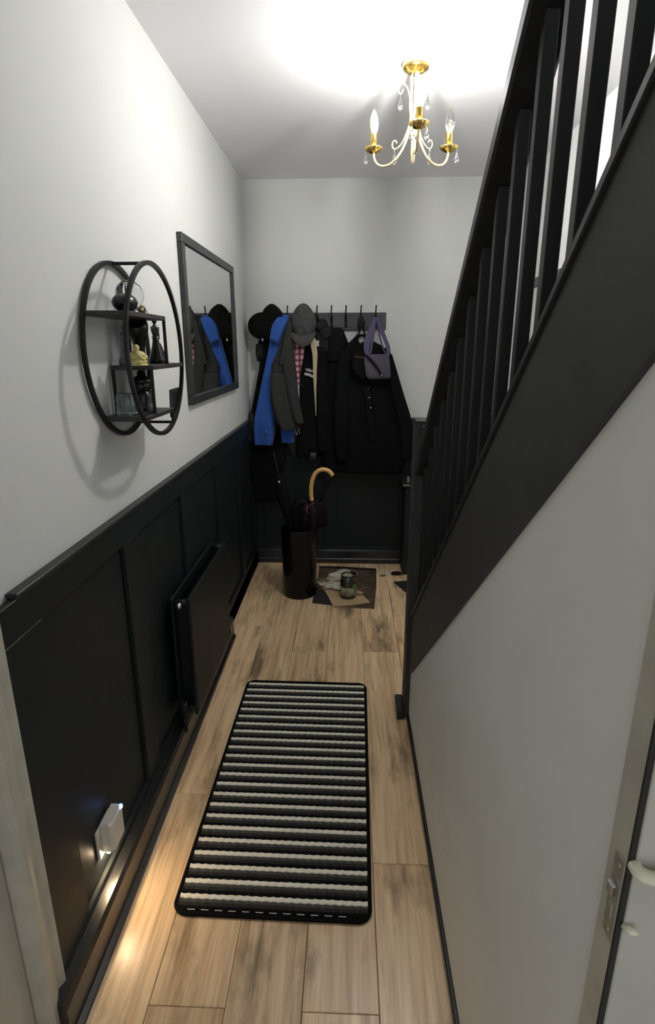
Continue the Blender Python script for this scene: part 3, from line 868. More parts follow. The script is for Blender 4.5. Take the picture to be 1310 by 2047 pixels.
def rounded(w, l, r, n=8):
    pts = []
    for cx_, cy_, a0 in ((w / 2 - r, l / 2 - r, 0), (-w / 2 + r, l / 2 - r, 90), (-w / 2 + r, -l / 2 + r, 180), (w / 2 - r, -l / 2 + r, 270)):
        for i in range(n + 1):
            a = math.radians(a0 + 90 * i / n)
            pts.append((cx_ + r * math.cos(a), cy_ + r * math.sin(a)))
    return pts


obj('backing', prism(rounded(RW, RL, 0.035), 'z', 0.0005, 0.005), 'rug_black', rg, world_coords=False)
obj('binding', tube([(px, py, 0.006) for px, py in rounded(RW - 0.006, RL - 0.006, 0.034)], 0.0055, 8, closed=True), 'rug_black', rg, True, world_coords=False)


def rib(w, d, h, wav, ph, n=72):
    bm_ = bmesh.new()
    rows_ = []
    for i in range(n + 1):
        x = -w / 2 + w * i / n
        o1 = wav * math.sin(i / n * 2 * PI * 22 + ph) * (1 + 0.3 * math.sin(i * 1.7))
        o2 = wav * math.sin(i / n * 2 * PI * 22 + ph + 2.2) * (1 + 0.3 * math.sin(i * 2.3))
        hh = h * (1 + 0.12 * math.sin(i / n * 2 * PI * 22))
        rows_.append([bm_.verts.new(p) for p in ((x, -d / 2 + o1, 0.0), (x, -d / 3 + o1, hh * 0.8), (x, 0, hh), (x, d / 3 + o2, hh * 0.8), (x, d / 2 + o2, 0.0))])
    for a, b2 in zip(rows_[:-1], rows_[1:]):
        for k in range(4):
            bm_.faces.new((a[k], b2[k], b2[k + 1], a[k + 1]))
    bm_.faces.new(rows_[0]); bm_.faces.new(rows_[-1][::-1])
    return bm_


per = 0.0462
ribs = {}
yy = RL / 2 - 0.022
row = 0
while yy > -RL / 2 + 0.03:
    narrow = min(1.0, 1.0)
    dist = min(RL / 2 - yy, yy + RL / 2)
    w = RW - 0.018 - (0.03 if dist < 0.02 else 0.0)
    for nm, off, d, h, mm, wv_ in (('white_stripe', 0.0, 0.0155, 0.0046, 'rug_white', 0.0014), ('grey_stripe', -0.0130, 0.0125, 0.0036, 'rug_grey', 0.0011), ('charcoal_stripe', -0.0225, 0.0115, 0.0032, 'rug_charcoal', 0.0010), ('black_stripe', -0.0338, 0.0125, 0.0030, 'rug_black', 0.0008)):
        if yy + off < -RL / 2 + 0.012:
            continue
        key = (nm, row % 2, w)
        if key not in ribs:
            ribs[key] = obj(nm, rib(w, d, h, wv_, row * 1.3 + off * 100), mm, rg, False, world_coords=False)
            ribs[key].location = (0, yy + off, 0.0045)
        else:
            share(nm, ribs[key], rg, (0, yy + off, 0.0045))
    yy -= per
    row += 1
key = None
st_ = obj('edge_stitching', B((-RW / 2 + 0.04, -0.0008, 0), (-RW / 2 + 0.060, 0.0008, 0.0012)), 'rug_white', rg, world_coords=False)
st_.location = (0, -RL / 2 + 0.0135, 0.0075)
for i in range(1, 12):
    share('edge_stitching', st_, rg, (i * 0.037, -RL / 2 + 0.0135, 0.0075))

# ------------------------------------------------------------------ umbrella stand and umbrellas
BX, BY, BH, BR = -0.288, 3.170, 0.425, 0.103
us = thing('umbrella_stand', 'tall glossy black cylindrical umbrella bin in front of the coats', 'umbrella stand', (BX, BY, 0))
prof = [(0.085, 0.001), (0.098, 0.003), (0.101, 0.010), (0.103, 0.20), (0.106, BH - 0.008), (0.1095, BH - 0.004), (0.1095, BH), (0.104, BH), (0.1025, BH - 0.01), (0.099, 0.02), (0.002, 0.015)]
obj('body', lathe(prof, (BX, BY, 0), 48), 'bin_gloss', us, True)
obj('rim', tube([(BX + 0.107 * math.cos(a), BY + 0.107 * math.sin(a), BH) for a in [2 * PI * i / 48 for i in range(48)]], 0.004, 8, closed=True), 'bin_gloss', us, True)

um = thing('crook_umbrella', 'plum umbrella with a pale wooden crook handle standing in the black bin', 'umbrella', (-0.235, 3.16, 0.02))
cr = spline([at(624, 1003, 3.15), at(622, 985, 3.15), at(624, 962, 3.15), at(632, 945, 3.15), at(645, 938.5, 3.15), at(658, 942, 3.15), at(665.5, 951, 3.15)], 30)
obj('crook_handle', tube(cr, [0.0125] * 27 + [0.013, 0.0135, 0.0115], 14), 'crook_wood', um, True)
obj('shaft', tube([cr[0], (-0.25, 3.165, 0.02)], 0.005, 8), 'iron', um, True)
fold = bmesh.new()
top = cr[0] - Vector((0, 0, 0.0))
for i in range(9):
    a = i * 2 * PI / 9 + 0.3
    r_ = 0.052 + 0.024 * math.sin(i * 2.1)
    zt = 0.535 + 0.035 * math.sin(i * 1.7 + 1)
    pth = spline([(-0.228, 3.155, 0.585), (-0.228 + r_ * math.cos(a) * 0.9, 3.16 + r_ * math.sin(a) * 0.8, zt), (-0.240 + r_ * math.cos(a) * 0.8, 3.165 + r_ * math.sin(a) * 0.7, 0.40), (-0.25 + 0.02 * math.cos(a), 3.168 + 0.02 * math.sin(a), 0.06)], 14)
    pn = obj('canopy_fold', tube(pth, [0.004, 0.012, 0.020, 0.026, 0.029, 0.030, 0.029, 0.027, 0.024, 0.022, 0.019, 0.016, 0.013, 0.010], 10), 'plum_cloth', um, True)
    if i % 2 == 0:
        q = [Vector(p) + Vector((math.cos(a) * 0.021, math.sin(a) * 0.021 - 0.004, 0.002)) for p in pth[1:7]]
        obj('trim', tube(q, 0.0022, 6), 'plum_trim', pn, True)
hang = spline([at(628, 1005, 3.11), at(617, 1012, 3.10), at(615, 1022, 3.09), at(624, 1030, 3.09), at(633, 1031, 3.09)], 16)
obj('wrist_loop', tube(hang, 0.0028, 6), 'plum_trim', um, True)
obj('panel_flap', cloth([(1004, 634, 648, 3.15, 3.13), (1025, 630, 654, 3.15, 3.12), (1052, 632, 653, 3.15, 3.13)], 8, 14, 3, 0.004, seed=3), 'plum_cloth', um, True)

um2 = thing('slim_umbrella', 'black umbrella with a thin dark handle leaning right in the bin', 'umbrella', (-0.21, 3.19, 0.02))
hp = [at(659, 955, 3.16), at(653, 972, 3.16), at(645, 990, 3.17), at(637, 1012, 3.17)]
obj('handle', tube(spline(hp, 14), [0.006, 0.008, 0.0085, 0.008, 0.0075, 0.007, 0.006, 0.0055, 0.0055, 0.0055, 0.0055, 0.005, 0.005, 0.005], 10), 'bin_gloss', um2, True)
obj('ferrule', tube([at(640, 1004, 3.168), at(638, 1010, 3.17)], 0.0066, 10), 'chrome', um2, True)
obj('canopy', tube(spline([at(637, 1012, 3.17), at(632, 1035, 3.175), at(624, 1070, 3.18), (-0.235, 3.19, 0.05)], 12), [0.008, 0.017, 0.021, 0.022, 0.022, 0.021, 0.019, 0.017, 0.015, 0.012, 0.009, 0.006], 12), 'black_cloth', um2, True)

um3 = thing('long_black_umbrella', 'long black umbrella with a metal snap leaning left in the bin', 'umbrella', (-0.34, 3.19, 0.02))
obj('canopy', tube(spline([at(556, 948, 3.20), at(562, 975, 3.20), at(573, 1020, 3.19), at(584, 1060, 3.19), (-0.315, 3.19, 0.05)], 16), [0.010, 0.022, 0.030, 0.034, 0.036, 0.036, 0.035, 0.033, 0.031, 0.029, 0.027, 0.024, 0.020, 0.016, 0.012, 0.008], 14), 'black_cloth', um3, True)
obj('handle', tube(spline([at(556, 950, 3.20), at(551, 925, 3.21), at(546, 905, 3.215)], 8), 0.011, 10), 'bin_gloss', um3, True)
sp = at(557.5, 964, 3.168)
obj('snap', lathe([(0.0085, 0), (0.007, 0.003)], (0, 0, 0), 12) if False else tube([sp + Vector((0, 0.010, 0)), sp, sp - Vector((0, 0.002, 0))], [0.009, 0.009, 0.005], 12), 'chrome', um3, True)

# ------------------------------------------------------------------ things on the floor by the far wall
sheet = thing('dark_floor_sheet', 'dark mottled sheet lying flat on the floor under the cardboard', 'sheet', (0.0, 3.27, 0.0))
obj('sheet', prism([(-0.190, 3.585), (0.02, 3.57), (0.198, 3.555), (0.188, 3.30), (0.160, 2.965), (0.05, 2.975), (-0.205, 3.030), (-0.196, 3.30)], 'z', 0.0004, 0.0035), 'dark_sheet', sheet)
obj('rolled_edge', tube(spline([(-0.190, 3.58, 0.008), (-0.06, 3.575, 0.010), (0.07, 3.56, 0.009), (0.197, 3.55, 0.008)], 12), 0.0075, 8), 'dark_mat', sheet, True)
obj('fold', prism([(-0.205, 3.032), (-0.075, 2.998), (-0.15, 3.20), (-0.196, 3.26)], 'z', 0.0036, 0.0056), 'dark_mat', sheet)
cb = thing('cardboard_piece', 'flat beige cardboard piece on the dark sheet under the glass jar', 'cardboard', (0.0, 3.15, 0.006))
cpoly = [(-0.196, 3.325), (-0.135, 3.180), (-0.120, 3.130), (-0.078, 2.970), (0.030, 2.992), (0.138, 3.030), (0.060, 3.215), (0.02, 3.345), (-0.07, 3.36)]
obj('board', prism(cpoly, 'z', 0.0060, 0.0130), 'cardboard', cb)
jr = thing('glass_jar', 'open glass jar with a green patterned label on the cardboard', 'jar', (0.008, 3.105, 0.0132))
jx, jy, jz = 0.008, 3.105, 0.0135
obj('glass', lathe([(0.040, 0.0), (0.048, 0.004), (0.049, 0.012), (0.049, 0.118), (0.044, 0.130), (0.043, 0.142), (0.041, 0.142), (0.041, 0.130), (0.0465, 0.118), (0.0465, 0.012), (0.002, 0.008)], (jx, jy, jz), 32), 'jar_glass', jr, True)
obj('label_band', lathe([(0.0495, 0.018), (0.0505, 0.018), (0.0505, 0.072), (0.0495, 0.072)], (jx, jy, jz), 32), 'jar_label', jr, True)
obj('contents', lathe([(0.030, 0.010), (0.044, 0.014), (0.044, 0.110), (0.002, 0.112)], (jx, jy, jz), 24), 'jar_dark', jr, True)
obj('leaf_print', lathe([(0.0507, 0.050), (0.0510, 0.050), (0.0510, 0.098), (0.0507, 0.098)], (jx, jy, jz), 32) if False else blob((jx + 0.036, jy - 0.036, jz + 0.078), (0.012, 0.006, 0.020), 2, 0.2, 60), 'leaf_green', jr, True)
ts = thing('crumpled_tissue', 'crumpled off-white tissue on the cardboard behind the jar', 'tissue', (-0.08, 3.27, 0.013))
for i, (tx, ty, rx, ry, rz) in enumerate(((-0.075, 3.325, 0.055, 0.030, 0.030), (-0.020, 3.345, 0.050, 0.030, 0.038), (-0.100, 3.245, 0.075, 0.045, 0.012), (-0.045, 3.235, 0.06, 0.06, 0.012))):
    obj('fold', blob((tx, ty, 0.0135 + rz), (rx, ry, rz), 3, 0.55, 28, seed=i), 'tissue', ts, False)
lf = thing('green_leaf_scrap', 'green leafy scrap lying by the tissue at the cardboard edge', 'leaf', (-0.12, 3.20, 0.013))
obj('leaf', prism([(-0.160, 3.262), (-0.115, 3.228), (-0.070, 3.232), (-0.060, 3.250), (-0.110, 3.262)], 'z', 0.030, 0.0325), 'leaf_green', lf)
obj('stalk', tube([(-0.165, 3.285, 0.030), (-0.12, 3.25, 0.036), (-0.07, 3.235, 0.034)], 0.003, 6), 'leaf_green', lf, True)
pk = thing('pink_petal', 'pale pink scrap beside the jar on the cardboard', 'petal', (0.07, 3.14, 0.013))
obj('petal', blob((0.068, 3.145, 0.0205), (0.032, 0.022, 0.007), 3, 0.4, 40), 'pale_pink', pk, True)
lid = thing('jar_lid_ring', 'thin clear ring lying on the dark sheet behind the tissue', 'ring', (0.02, 3.49, 0.004))
obj('ring', tube([(0.02 + 0.052 * math.cos(a), 3.485 + 0.052 * math.sin(a), 0.0065) for a in [2 * PI * i / 32 for i in range(32)]], 0.0028, 6, closed=True), 'metal_plate', lid, True)
sc = thing('dark_pen', 'short dark pen lying across the sheet left of the tissue', 'pen', (-0.15, 3.36, 0.004))
obj('barrel', tube([(-0.192, 3.335, 0.0125), (-0.07, 3.372, 0.0205)], 0.007, 8), 'figure_grey', sc, True)
obj('tip', tube([(-0.203, 3.331, 0.0118), (-0.180, 3.338, 0.0130)], 0.0095, 8), 'figure_black', sc, True)

ky = thing('key_fob', 'black key fob with a white ring on the floor by the far wall', 'keys', (0.32, 3.48, 0.0))
fobm = blob((0.328, 3.480, 0.011), (0.036, 0.024, 0.0105), 3)
obj('fob', fobm, 'bin_gloss', ky, True)
obj('ring', tube([(0.272 + 0.017 * math.cos(a), 3.482 + 0.022 * math.sin(a), 0.005) for a in [2 * PI * i / 24 for i in range(24)]], 0.0045, 8, closed=True), 'key_white', ky, True)
obj('green_tag', prism([(0.214, 3.452), (0.232, 3.440), (0.256, 3.452), (0.250, 3.470), (0.226, 3.468)], 'z', 0.0005, 0.005), 'leaf_green', ky)
obj('chain', tube([(0.287, 3.490, 0.006), (0.296, 3.497, 0.007), (0.304, 3.488, 0.009)], 0.003, 6), 'chrome', ky, True)
dm = thing('dark_mat_corner', 'dark door mat corner poking out from behind the newel post', 'mat', (0.5, 3.25, 0.0))
obj('pile', prism([(0.303, 3.345), (0.52, 3.40), (0.60, 3.10), (0.40, 3.115)], 'z', 0.0005, 0.009), 'dark_mat', dm)

# ------------------------------------------------------------------ coat rack
rk = thing('coat_rack', 'dark wooden coat rack board with black hooks on the far wall', 'coat rack', (-0.14, YB, 1.556))
obj('board', B((-0.520, YB - 0.020, 1.556), (0.229, YB - 0.0005, 1.660), 0.003), 'rack_board', rk)
ol = [(-0.505, 1.608), (-0.480, 1.573), (0.172, 1.573), (0.190, 1.588), (0.203, 1.608), (0.190, 1.632), (0.172, 1.645), (-0.480, 1.645)]
obj('routed_line', tube([(px, YB - 0.0203, pz) for px, pz in ol], 0.0013, 6, closed=True), 'rack_line', rk)
for hx in (-0.470, -0.379, -0.289, -0.198, -0.109, -0.020, 0.072, 0.163):
    yb = YB - 0.020
    pl = obj('hook', B((hx - 0.008, yb - 0.004, 1.575), (hx + 0.008, yb, 1.640), 0.0015), 'iron', rk)
    obj('upper_prong', tube(spline([(hx, yb - 0.003, 1.618), (hx, yb - 0.024, 1.612), (hx, yb - 0.044, 1.630), (hx - 0.001, yb - 0.052, 1.665), (hx + 0.001, yb - 0.054, 1.700)], 18), [0.0042] * 16 + [0.0046, 0.0036], 8), 'iron', pl, True)
    obj('lower_prong', tube(spline([(hx, yb - 0.003, 1.592), (hx, yb - 0.016, 1.578), (hx, yb - 0.030, 1.578), (hx, yb - 0.036, 1.592)], 12), 0.0040, 8), 'iron', pl, True)

# ------------------------------------------------------------------ coats, hats, scarves and bags
def button(parent, u, v, y, r, m='chrome', name='snap'):
    p = at(u, v, y)
    return obj(name, tube([p + Vector((0, 0.008, 0)), p, p - Vector((0, 0.0018, 0))], [r, r, r * 0.6], 12), m, parent, True)


g = thing('long_black_coat', 'long black coat hanging leftmost in the corner behind the blue coat', 'coat', (-0.45, 3.66, 0.55))
obj('body', cloth([(640, 534, 566, 3.690, 3.650), (668, 522, 566, 3.690, 3.630), (702, 514, 568, 3.690, 3.615), (725, 520, 570, 3.690, 3.610), (790, 509, 572, 3.685, 3.600), (850, 499, 574, 3.680, 3.590), (905, 500, 572, 3.675, 3.585), (960, 505, 562, 3.672, 3.585), (1000, 512, 560, 3.672, 3.595)], 34, 30, 4, 0.010, seed=1), 'black_cloth', g, True)
obj('hem_flap', cloth([(825, 499, 510, 3.66, 3.60), (850, 496, 512, 3.66, 3.58), (881, 493, 509, 3.66, 3.585)], 10, 16, 2, 0.005, seed=21), 'charcoal_cloth', g, True)
button(g, 548, 916, 3.575, 0.010)
obj('ragged_collar', cloth([(688, 512, 528, 3.66, 3.62), (706, 512, 526, 3.66, 3.61), (722, 515, 527, 3.66, 3.615)], 8, 14, 2, 0.004, seed=33), 'fur_dark', g, True)

g = thing('blue_coat', 'bright blue wool coat hanging under the grey coat', 'coat', (-0.44, 3.6, 0.9))
obj('front_panel', cloth([(630, 565, 577, 3.63, 3.595), (642, 550, 577, 3.63, 3.57), (660, 543, 575, 3.625, 3.555), (690, 539, 572, 3.62, 3.545), (740, 529, 570, 3.62, 3.535), (800, 517, 560, 3.62, 3.525), (845, 508.5, 552, 3.62, 3.520), (870, 509, 549, 3.62, 3.520), (888, 510, 545, 3.615, 3.525)], 34, 30, 2.2, 0.010, seed=2), 'blue_wool', g, True)
obj('rear_panel', cloth([(760, 560, 590, 3.63, 3.57), (830, 560, 592, 3.63, 3.56), (868, 562, 589, 3.63, 3.56), (884, 563, 588, 3.63, 3.565)], 14, 20, 2, 0.006, seed=5), 'blue_wool', g, True)
obj('collar', cloth([(634, 556, 578, 3.60, 3.555), (650, 545, 574, 3.60, 3.535), (676, 540, 565, 3.60, 3.528), (686, 543, 560, 3.595, 3.530)], 14, 20, 2, 0.005, seed=6), 'blue_wool', g, True)
obj('collar_edge', tube(spline([at(540, 679, 3.527), at(549, 684, 3.523), at(558, 690, 3.525)], 8), [0.004, 0.006, 0.009, 0.009, 0.008, 0.007, 0.005, 0.003], 8), 'blue_dark', g, True)
obj('zip_pull', tube([at(531, 861, 3.512), at(534, 868, 3.512)], 0.0035, 8), 'chrome', g, True)

g = thing('grey_coat', 'charcoal grey coat hanging in front of the blue coat', 'coat', (-0.36, 3.54, 1.0))
obj('body', cloth([(636, 574, 584, 3.60, 3.56), (650, 567, 586, 3.60, 3.54), (690, 559, 587, 3.595, 3.515), (716, 549, 589, 3.59, 3.505), (732, 543, 591, 3.59, 3.500), (752, 545, 593, 3.59, 3.495), (785, 541, 596, 3.59, 3.490), (815, 544, 600, 3.585, 3.485), (842, 552, 605, 3.58, 3.485), (856, 562, 598, 3.575, 3.49)], 36, 34, 3.2, 0.013, seed=8), 'charcoal_cloth', g, True)
obj('sleeve', cloth([(648, 572, 584, 3.53, 3.500), (700, 566, 586, 3.52, 3.475), (750, 568, 592, 3.51, 3.462), (800, 576, 599, 3.51, 3.458), (835, 584, 606, 3.51, 3.460), (846, 590, 607, 3.51, 3.465)], 26, 24, 2.0, 0.007, seed=9), 'charcoal_cloth', g, True)
obj('lower_sleeve', cloth([(745, 541, 572, 3.52, 3.475), (790, 542, 577, 3.52, 3.462), (830, 549, 585, 3.515, 3.460), (850, 556, 590, 3.51, 3.462), (860, 566, 588, 3.51, 3.470)], 20, 24, 2.0, 0.008, seed=10), 'charcoal_cloth', g, True)
obj('lapel', ribbon(spline([at(579, 640, 3.49), at(576, 670, 3.478), at(570, 700, 3.470), at(562, 728, 3.470)], 10), [0.010, 0.018, 0.024, 0.030, 0.034, 0.036, 0.034, 0.028, 0.020, 0.012], 0.006), 'charcoal_cloth', g)

# black hat
hc = at(545, 640, 3.60)
g = thing('black_hat', 'black felt hat with rounded brim hanging at the left end of the rack', 'hat', hc)
crown = bmesh.new()
cc = at(545, 634, 3.615)
blob(cc, (0.066, 0.062, 0.078), 3, 0.10, 12, bm=crown)
for v in crown.verts:                              # pinched top
    d = v.co - cc
    if d.z > 0.03:
        v.co.x = cc.x + d.x * (1 - 4.0 * (d.z - 0.03)) - 0.02 * (d.z - 0.03) / 0.05 * 0.2
obj('crown', crown, 'felt_black', g, True)
brim = bmesh.new()
bc = at(527, 652, 3.575)
blob(bc, (0.092, 0.030, 0.078), 3, bm=brim)
obj('brim', brim, 'felt_black', g, True)
bnd = [bc + Vector((0.088 * math.cos(a), -0.010 + 0.006 * math.cos(a), 0.074 * math.sin(a))) for a in [2 * PI * i / 40 for i in range(40)]]
obj('brim_edge', tube(bnd, 0.006, 8, closed=True), 'felt_black', g, True)
obj('hat_tag', B(tuple(at(525, 679, 3.55) - Vector((0.004, 0.001, 0.008))), tuple(at(525, 679, 3.55) + Vector((0.004, 0.001, 0.006)))), 'white_thread', g)

# grey cap
gc = at(607, 643, 3.545)
g = thing('grey_flat_cap', 'grey tweed cap with short peak hanging beside the black hat', 'cap', gc)
crown = bmesh.new()
blob(gc, (0.077, 0.060, 0.104), 4, 0.05, 10, bm=crown)
for v in crown.verts:
    d = v.co - gc
    if d.z > 0:
        v.co.x = gc.x + d.x * (1 - 1.9 * d.z)
    f = 0.006 * math.cos(8 * math.atan2(d.z, d.x))
    v.co.y += f if d.y < 0 else 0
obj('crown', crown, 'cap_tweed', g, True)
pk_ = bmesh.new()
prow = []
pc = at(608, 668, 3.50)
for i in range(15):
    a = math.radians(-172 + i * 164 / 14)
    base = gc + Vector((0.070 * math.cos(a), -0.050 + 0.012 * abs(math.cos(a)), -0.052 + 0.022 * math.sin(a)))
    tip = gc + Vector((0.074 * math.cos(a), -0.082 + 0.030 * abs(math.cos(a)), -0.052 + 0.092 * math.sin(a)))
    prow.append([pk_.verts.new(p) for p in (base, base.lerp(tip, 0.5) + Vector((0, -0.006, 0)), tip, tip + Vector((0, 0.006, -0.001)), base.lerp(tip, 0.5) + Vector((0, 0.002, 0)), base + Vector((0, 0.008, 0)))])
for a, b2 in zip(prow[:-1], prow[1:]):
    for k in range(6):
        pk_.faces.new((a[k], b2[k], b2[(k + 1) % 6], a[(k + 1) % 6]))
pk_.faces.new(prow[0]); pk_.faces.new(prow[-1][::-1])
obj('peak', pk_, 'cap_tweed', g, True)
seam = [gc + Vector((0.068 * math.cos(a), -0.052 + 0.020 * abs(math.cos(a)), -0.054 + 0.026 * math.sin(a))) for a in [math.radians(-175 + i * 10) for i in range(18)]]
obj('band_seam', tube(seam, 0.0028, 6), 'black_cloth_soft', g, True)

# pink scarf
g = thing('pink_plaid_scarf', 'pink plaid scarf with pale fringe hanging below the grey cap', 'scarf', at(600, 720, 3.55))
for i, (a, b2, c, d) in enumerate((((585, 683), (588, 705), (594, 740), (598, 775)), ((593, 683), (594, 705), (596, 738), (599, 772)), ((606, 683), (603, 706), (599, 738), (597, 768)))):
    obj('fold', tube(spline([at(a[0], a[1], 3.55), at(b2[0], b2[1], 3.545), at(c[0], c[1], 3.548), at(d[0], d[1], 3.56)], 16), [0.012, 0.0145, 0.0155, 0.016, 0.016, 0.0155, 0.015, 0.014, 0.0125, 0.011, 0.0095, 0.008, 0.007, 0.006, 0.005, 0.004], 10), 'pink_plaid', g, True)
obj('pale_edge', ribbon(spline([at(595, 745, 3.555), at(597, 790, 3.555), at(597.5, 830, 3.555), at(599, 868, 3.552)], 12), [0.010, 0.012, 0.012, 0.011, 0.010, 0.009, 0.008, 0.007, 0.006, 0.005, 0.004, 0.003], 0.004), 'white_thread', g)
for i in range(8):
    u = 576 + i * 1.9
    obj('fringe', tube([at(u + 3, 866, 3.648), at(u + 2 + (i % 3), 886, 3.648), at(u + (i % 2), 893 + 2.6 * i, 3.648)], [0.002, 0.0018, 0.0010], 6), 'fringe_thread', g, True)
obj('cord_loop', tube(spline([at(590, 852, 3.535), at(591, 864, 3.53), at(593.5, 869, 3.53), at(596, 858, 3.535), at(597, 846, 3.54)], 14), 0.0018, 6), 'white_thread', g, True)

# bomber jacket with print
g = thing('printed_black_jacket', 'black jacket with white lettering on its chest hanging mid rack', 'jacket', at(618, 800, 3.6))
obj('body', cloth([(672, 604, 628, 3.66, 3.615), (700, 600, 634, 3.66, 3.595), (745, 596, 637, 3.66, 3.585), (800, 595, 640, 3.66, 3.575), (855, 596, 642, 3.66, 3.572), (900, 592, 642, 3.655, 3.575), (912, 592, 634, 3.65, 3.585)], 28, 30, 1.2, 0.003, seed=12), 'black_cloth_soft', g, True)


def text_mesh(name, body, size, m, parent, origin, tilt, ysc=1.0, xsc=1.0, bold=0.0):
    cu = bpy.data.curves.new(name, 'FONT')
    cu.body = body
    cu.size = size
    cu.extrude = 0.0006
    cu.offset = bold
    o = bpy.data.objects.new(name, cu)
    COL.objects.link(o)
    dg = bpy.context.evaluated_depsgraph_get()
    me = bpy.data.meshes.new_from_object(o.evaluated_get(dg))
    bpy.data.objects.remove(o)
    M = Matrix.Translation(origin) @ Matrix.Rotation(tilt, 4, 'Y') @ Matrix.Rotation(PI / 2, 4, 'X') @ Matrix.Diagonal((xsc, ysc, 1, 1))
    me.transform(Matrix.Translation(-parent.location) @ M)
    me.materials.clear()
    me.materials.append(MATS[m])
    o = bpy.data.objects.new(name, me)
    COL.objects.link(o)
    o.parent = parent
    return o


text_mesh('lettering', 'valso', 0.030, 'white_print', g, at(610.6, 740.5, 3.570), math.radians(14), 0.95, 0.80, 0.0006)
bp0, bp1 = at(609, 747.5, 3.572), at(626.5, 753, 3.572)
obj('print_bar', ribbon([bp0, bp0.lerp(bp1, 0.5) + Vector((0, 0, 0.004)), bp1], [0.015, 0.0155, 0.015], 0.001), 'white_print', g)
text_mesh('bar_lettering', 'BOMBER', 0.010, 'grey_band', g, at(609.6, 749.6, 3.5712), math.radians(11), 1.0, 1.15)

# cream scarf
g = thing('cream_scarf', 'narrow cream scarf hanging over the printed black jacket', 'scarf', at(629, 750, 3.56))
obj('strip', cloth([(676, 619, 631, 3.572, 3.555), (690, 621, 633, 3.570, 3.552), (712, 625, 635, 3.566, 3.550), (750, 626.5, 633.5, 3.564, 3.549), (790, 628.5, 634.5, 3.562, 3.548), (815, 630, 633.5, 3.562, 3.550), (832, 631, 632.2, 3.562, 3.553)], 26, 16, 3, 0.002, seed=13), 'cream_wool', g, True)
obj('label_tab', B(tuple(at(635, 686, 3.556) - Vector((0.009, 0.001, 0.018))), tuple(at(635, 686, 3.556) + Vector((0.009, 0.001, 0.016)))), 'white_thread', g)

# dark fur hat
g = thing('dark_fur_hat', 'dark fuzzy hat hung on the hook right of the grey cap', 'hat', at(645, 665, 3.58))
for i, (u, v, y, r) in enumerate(((643, 652, 3.60, 0.040), (650, 668, 3.585, 0.043), (640, 676, 3.585, 0.036), (646, 692, 3.59, 0.042), (654, 684, 3.60, 0.034))):
    obj('fur_tuft', blob(at(u, v, y), (r, r * 0.8, r * 1.05), 4, 0.35, 55, seed=i), 'fur_dark', g, True)

# black hooded coat in the centre
g = thing('black_hooded_coat', 'black hooded coat hanging in the middle of the rack', 'coat', at(680, 800, 3.6))
obj('body', cloth([(668, 660, 690, 3.68, 3.64), (690, 645, 698, 3.68, 3.61), (730, 637, 708, 3.675, 3.59), (800, 634, 716, 3.67, 3.575), (870, 636, 722, 3.67, 3.565), (920, 642, 724, 3.665, 3.57), (942, 648, 722, 3.66, 3.58)], 30, 34, 3.5, 0.010, seed=15), 'black_cloth', g, True)
obj('hood', cloth([(655, 666, 681, 3.64, 3.60), (662, 658, 688, 3.65, 3.575), (680, 650, 691, 3.65, 3.56), (705, 646, 694, 3.65, 3.565), (722, 650, 690, 3.64, 3.58)], 16, 26, 2.5, 0.008, seed=16), 'black_cloth_soft', g, True)
obj('sleeve', cloth([(705, 636, 655, 3.61, 3.565), (760, 632, 655, 3.60, 3.545), (830, 633, 658, 3.60, 3.54), (890, 637, 660, 3.60, 3.545), (902, 640, 658, 3.60, 3.55)], 20, 22, 2, 0.007, seed=17), 'black_cloth', g, True)
for i in range(5):
    obj('tassel', tube([at(622 + i * 2.2, 905, 3.566), at(621 + i * 2.4, 921 - (i % 2) * 3, 3.564)], [0.002, 0.001], 5), 'figure_grey', g, True)
button(g, 631, 929, 3.57, 0.003, 'chrome', 'toggle')

# big black jacket on the right
g = thing('wide_black_jacket', 'wide black snap front jacket on a strap at the right end of the rack', 'jacket', at(750, 800, 3.6))
obj('body', cloth([(668, 714, 734, 3.66, 3.63), (682, 701, 748, 3.665, 3.61), (692, 688, 765, 3.67, 3.595), (705, 678, 781, 3.67, 3.58), (740, 674, 791, 3.67, 3.565), (785, 676, 803, 3.665, 3.555), (830, 682, 815, 3.66, 3.545), (875, 690, 819, 3.66, 3.545), (920, 698, 810, 3.655, 3.555), (945, 704, 803, 3.65, 3.565)], 36, 40, 4.0, 0.011, seed=18), 'black_cloth', g, True)
obj('right_sleeve', cloth([(708, 770, 784, 3.62, 3.575), (745, 775, 795, 3.61, 3.555), (790, 784, 808, 3.60, 3.535), (835, 792, 822, 3.60, 3.525), (875, 798, 829, 3.60, 3.525), (905, 800, 829, 3.60, 3.53), (918, 803, 826, 3.60, 3.54)], 24, 24, 2.2, 0.008, seed=19), 'black_cloth', g, True)
obj('left_sleeve', cloth([(700, 684, 702, 3.61, 3.57), (745, 672, 700, 3.60, 3.545), (800, 668, 698, 3.60, 3.53), (860, 668, 696, 3.60, 3.525), (905, 672, 697, 3.60, 3.53), (920, 676, 695, 3.60, 3.54)], 24, 24, 2.2, 0.008, seed=20), 'black_cloth', g, True)
obj('placket', ribbon(spline([at(733, 770, 3.545), at(737, 800, 3.536), at(741, 835, 3.530), at(746, 880, 3.530)], 8), [0.034] * 8, 0.004), 'black_cloth_soft', g)
for u, v, r in ((738.5, 795.5, 0.0062), (741.5, 815.5, 0.0062), (737, 777, 0.004)):
    button(g, u, v, 3.527, r, 'chrome' if r > 0.005 else 'figure_grey')
for a in ([(722, 641), (719, 662), (714, 683)], [(723, 641), (728, 662), (735, 684)]):
    obj('hanging_strap', ribbon([at(u, v, 3.625) for u, v in a], [0.010, 0.010, 0.012], 0.004), 'black_cloth_soft', g)
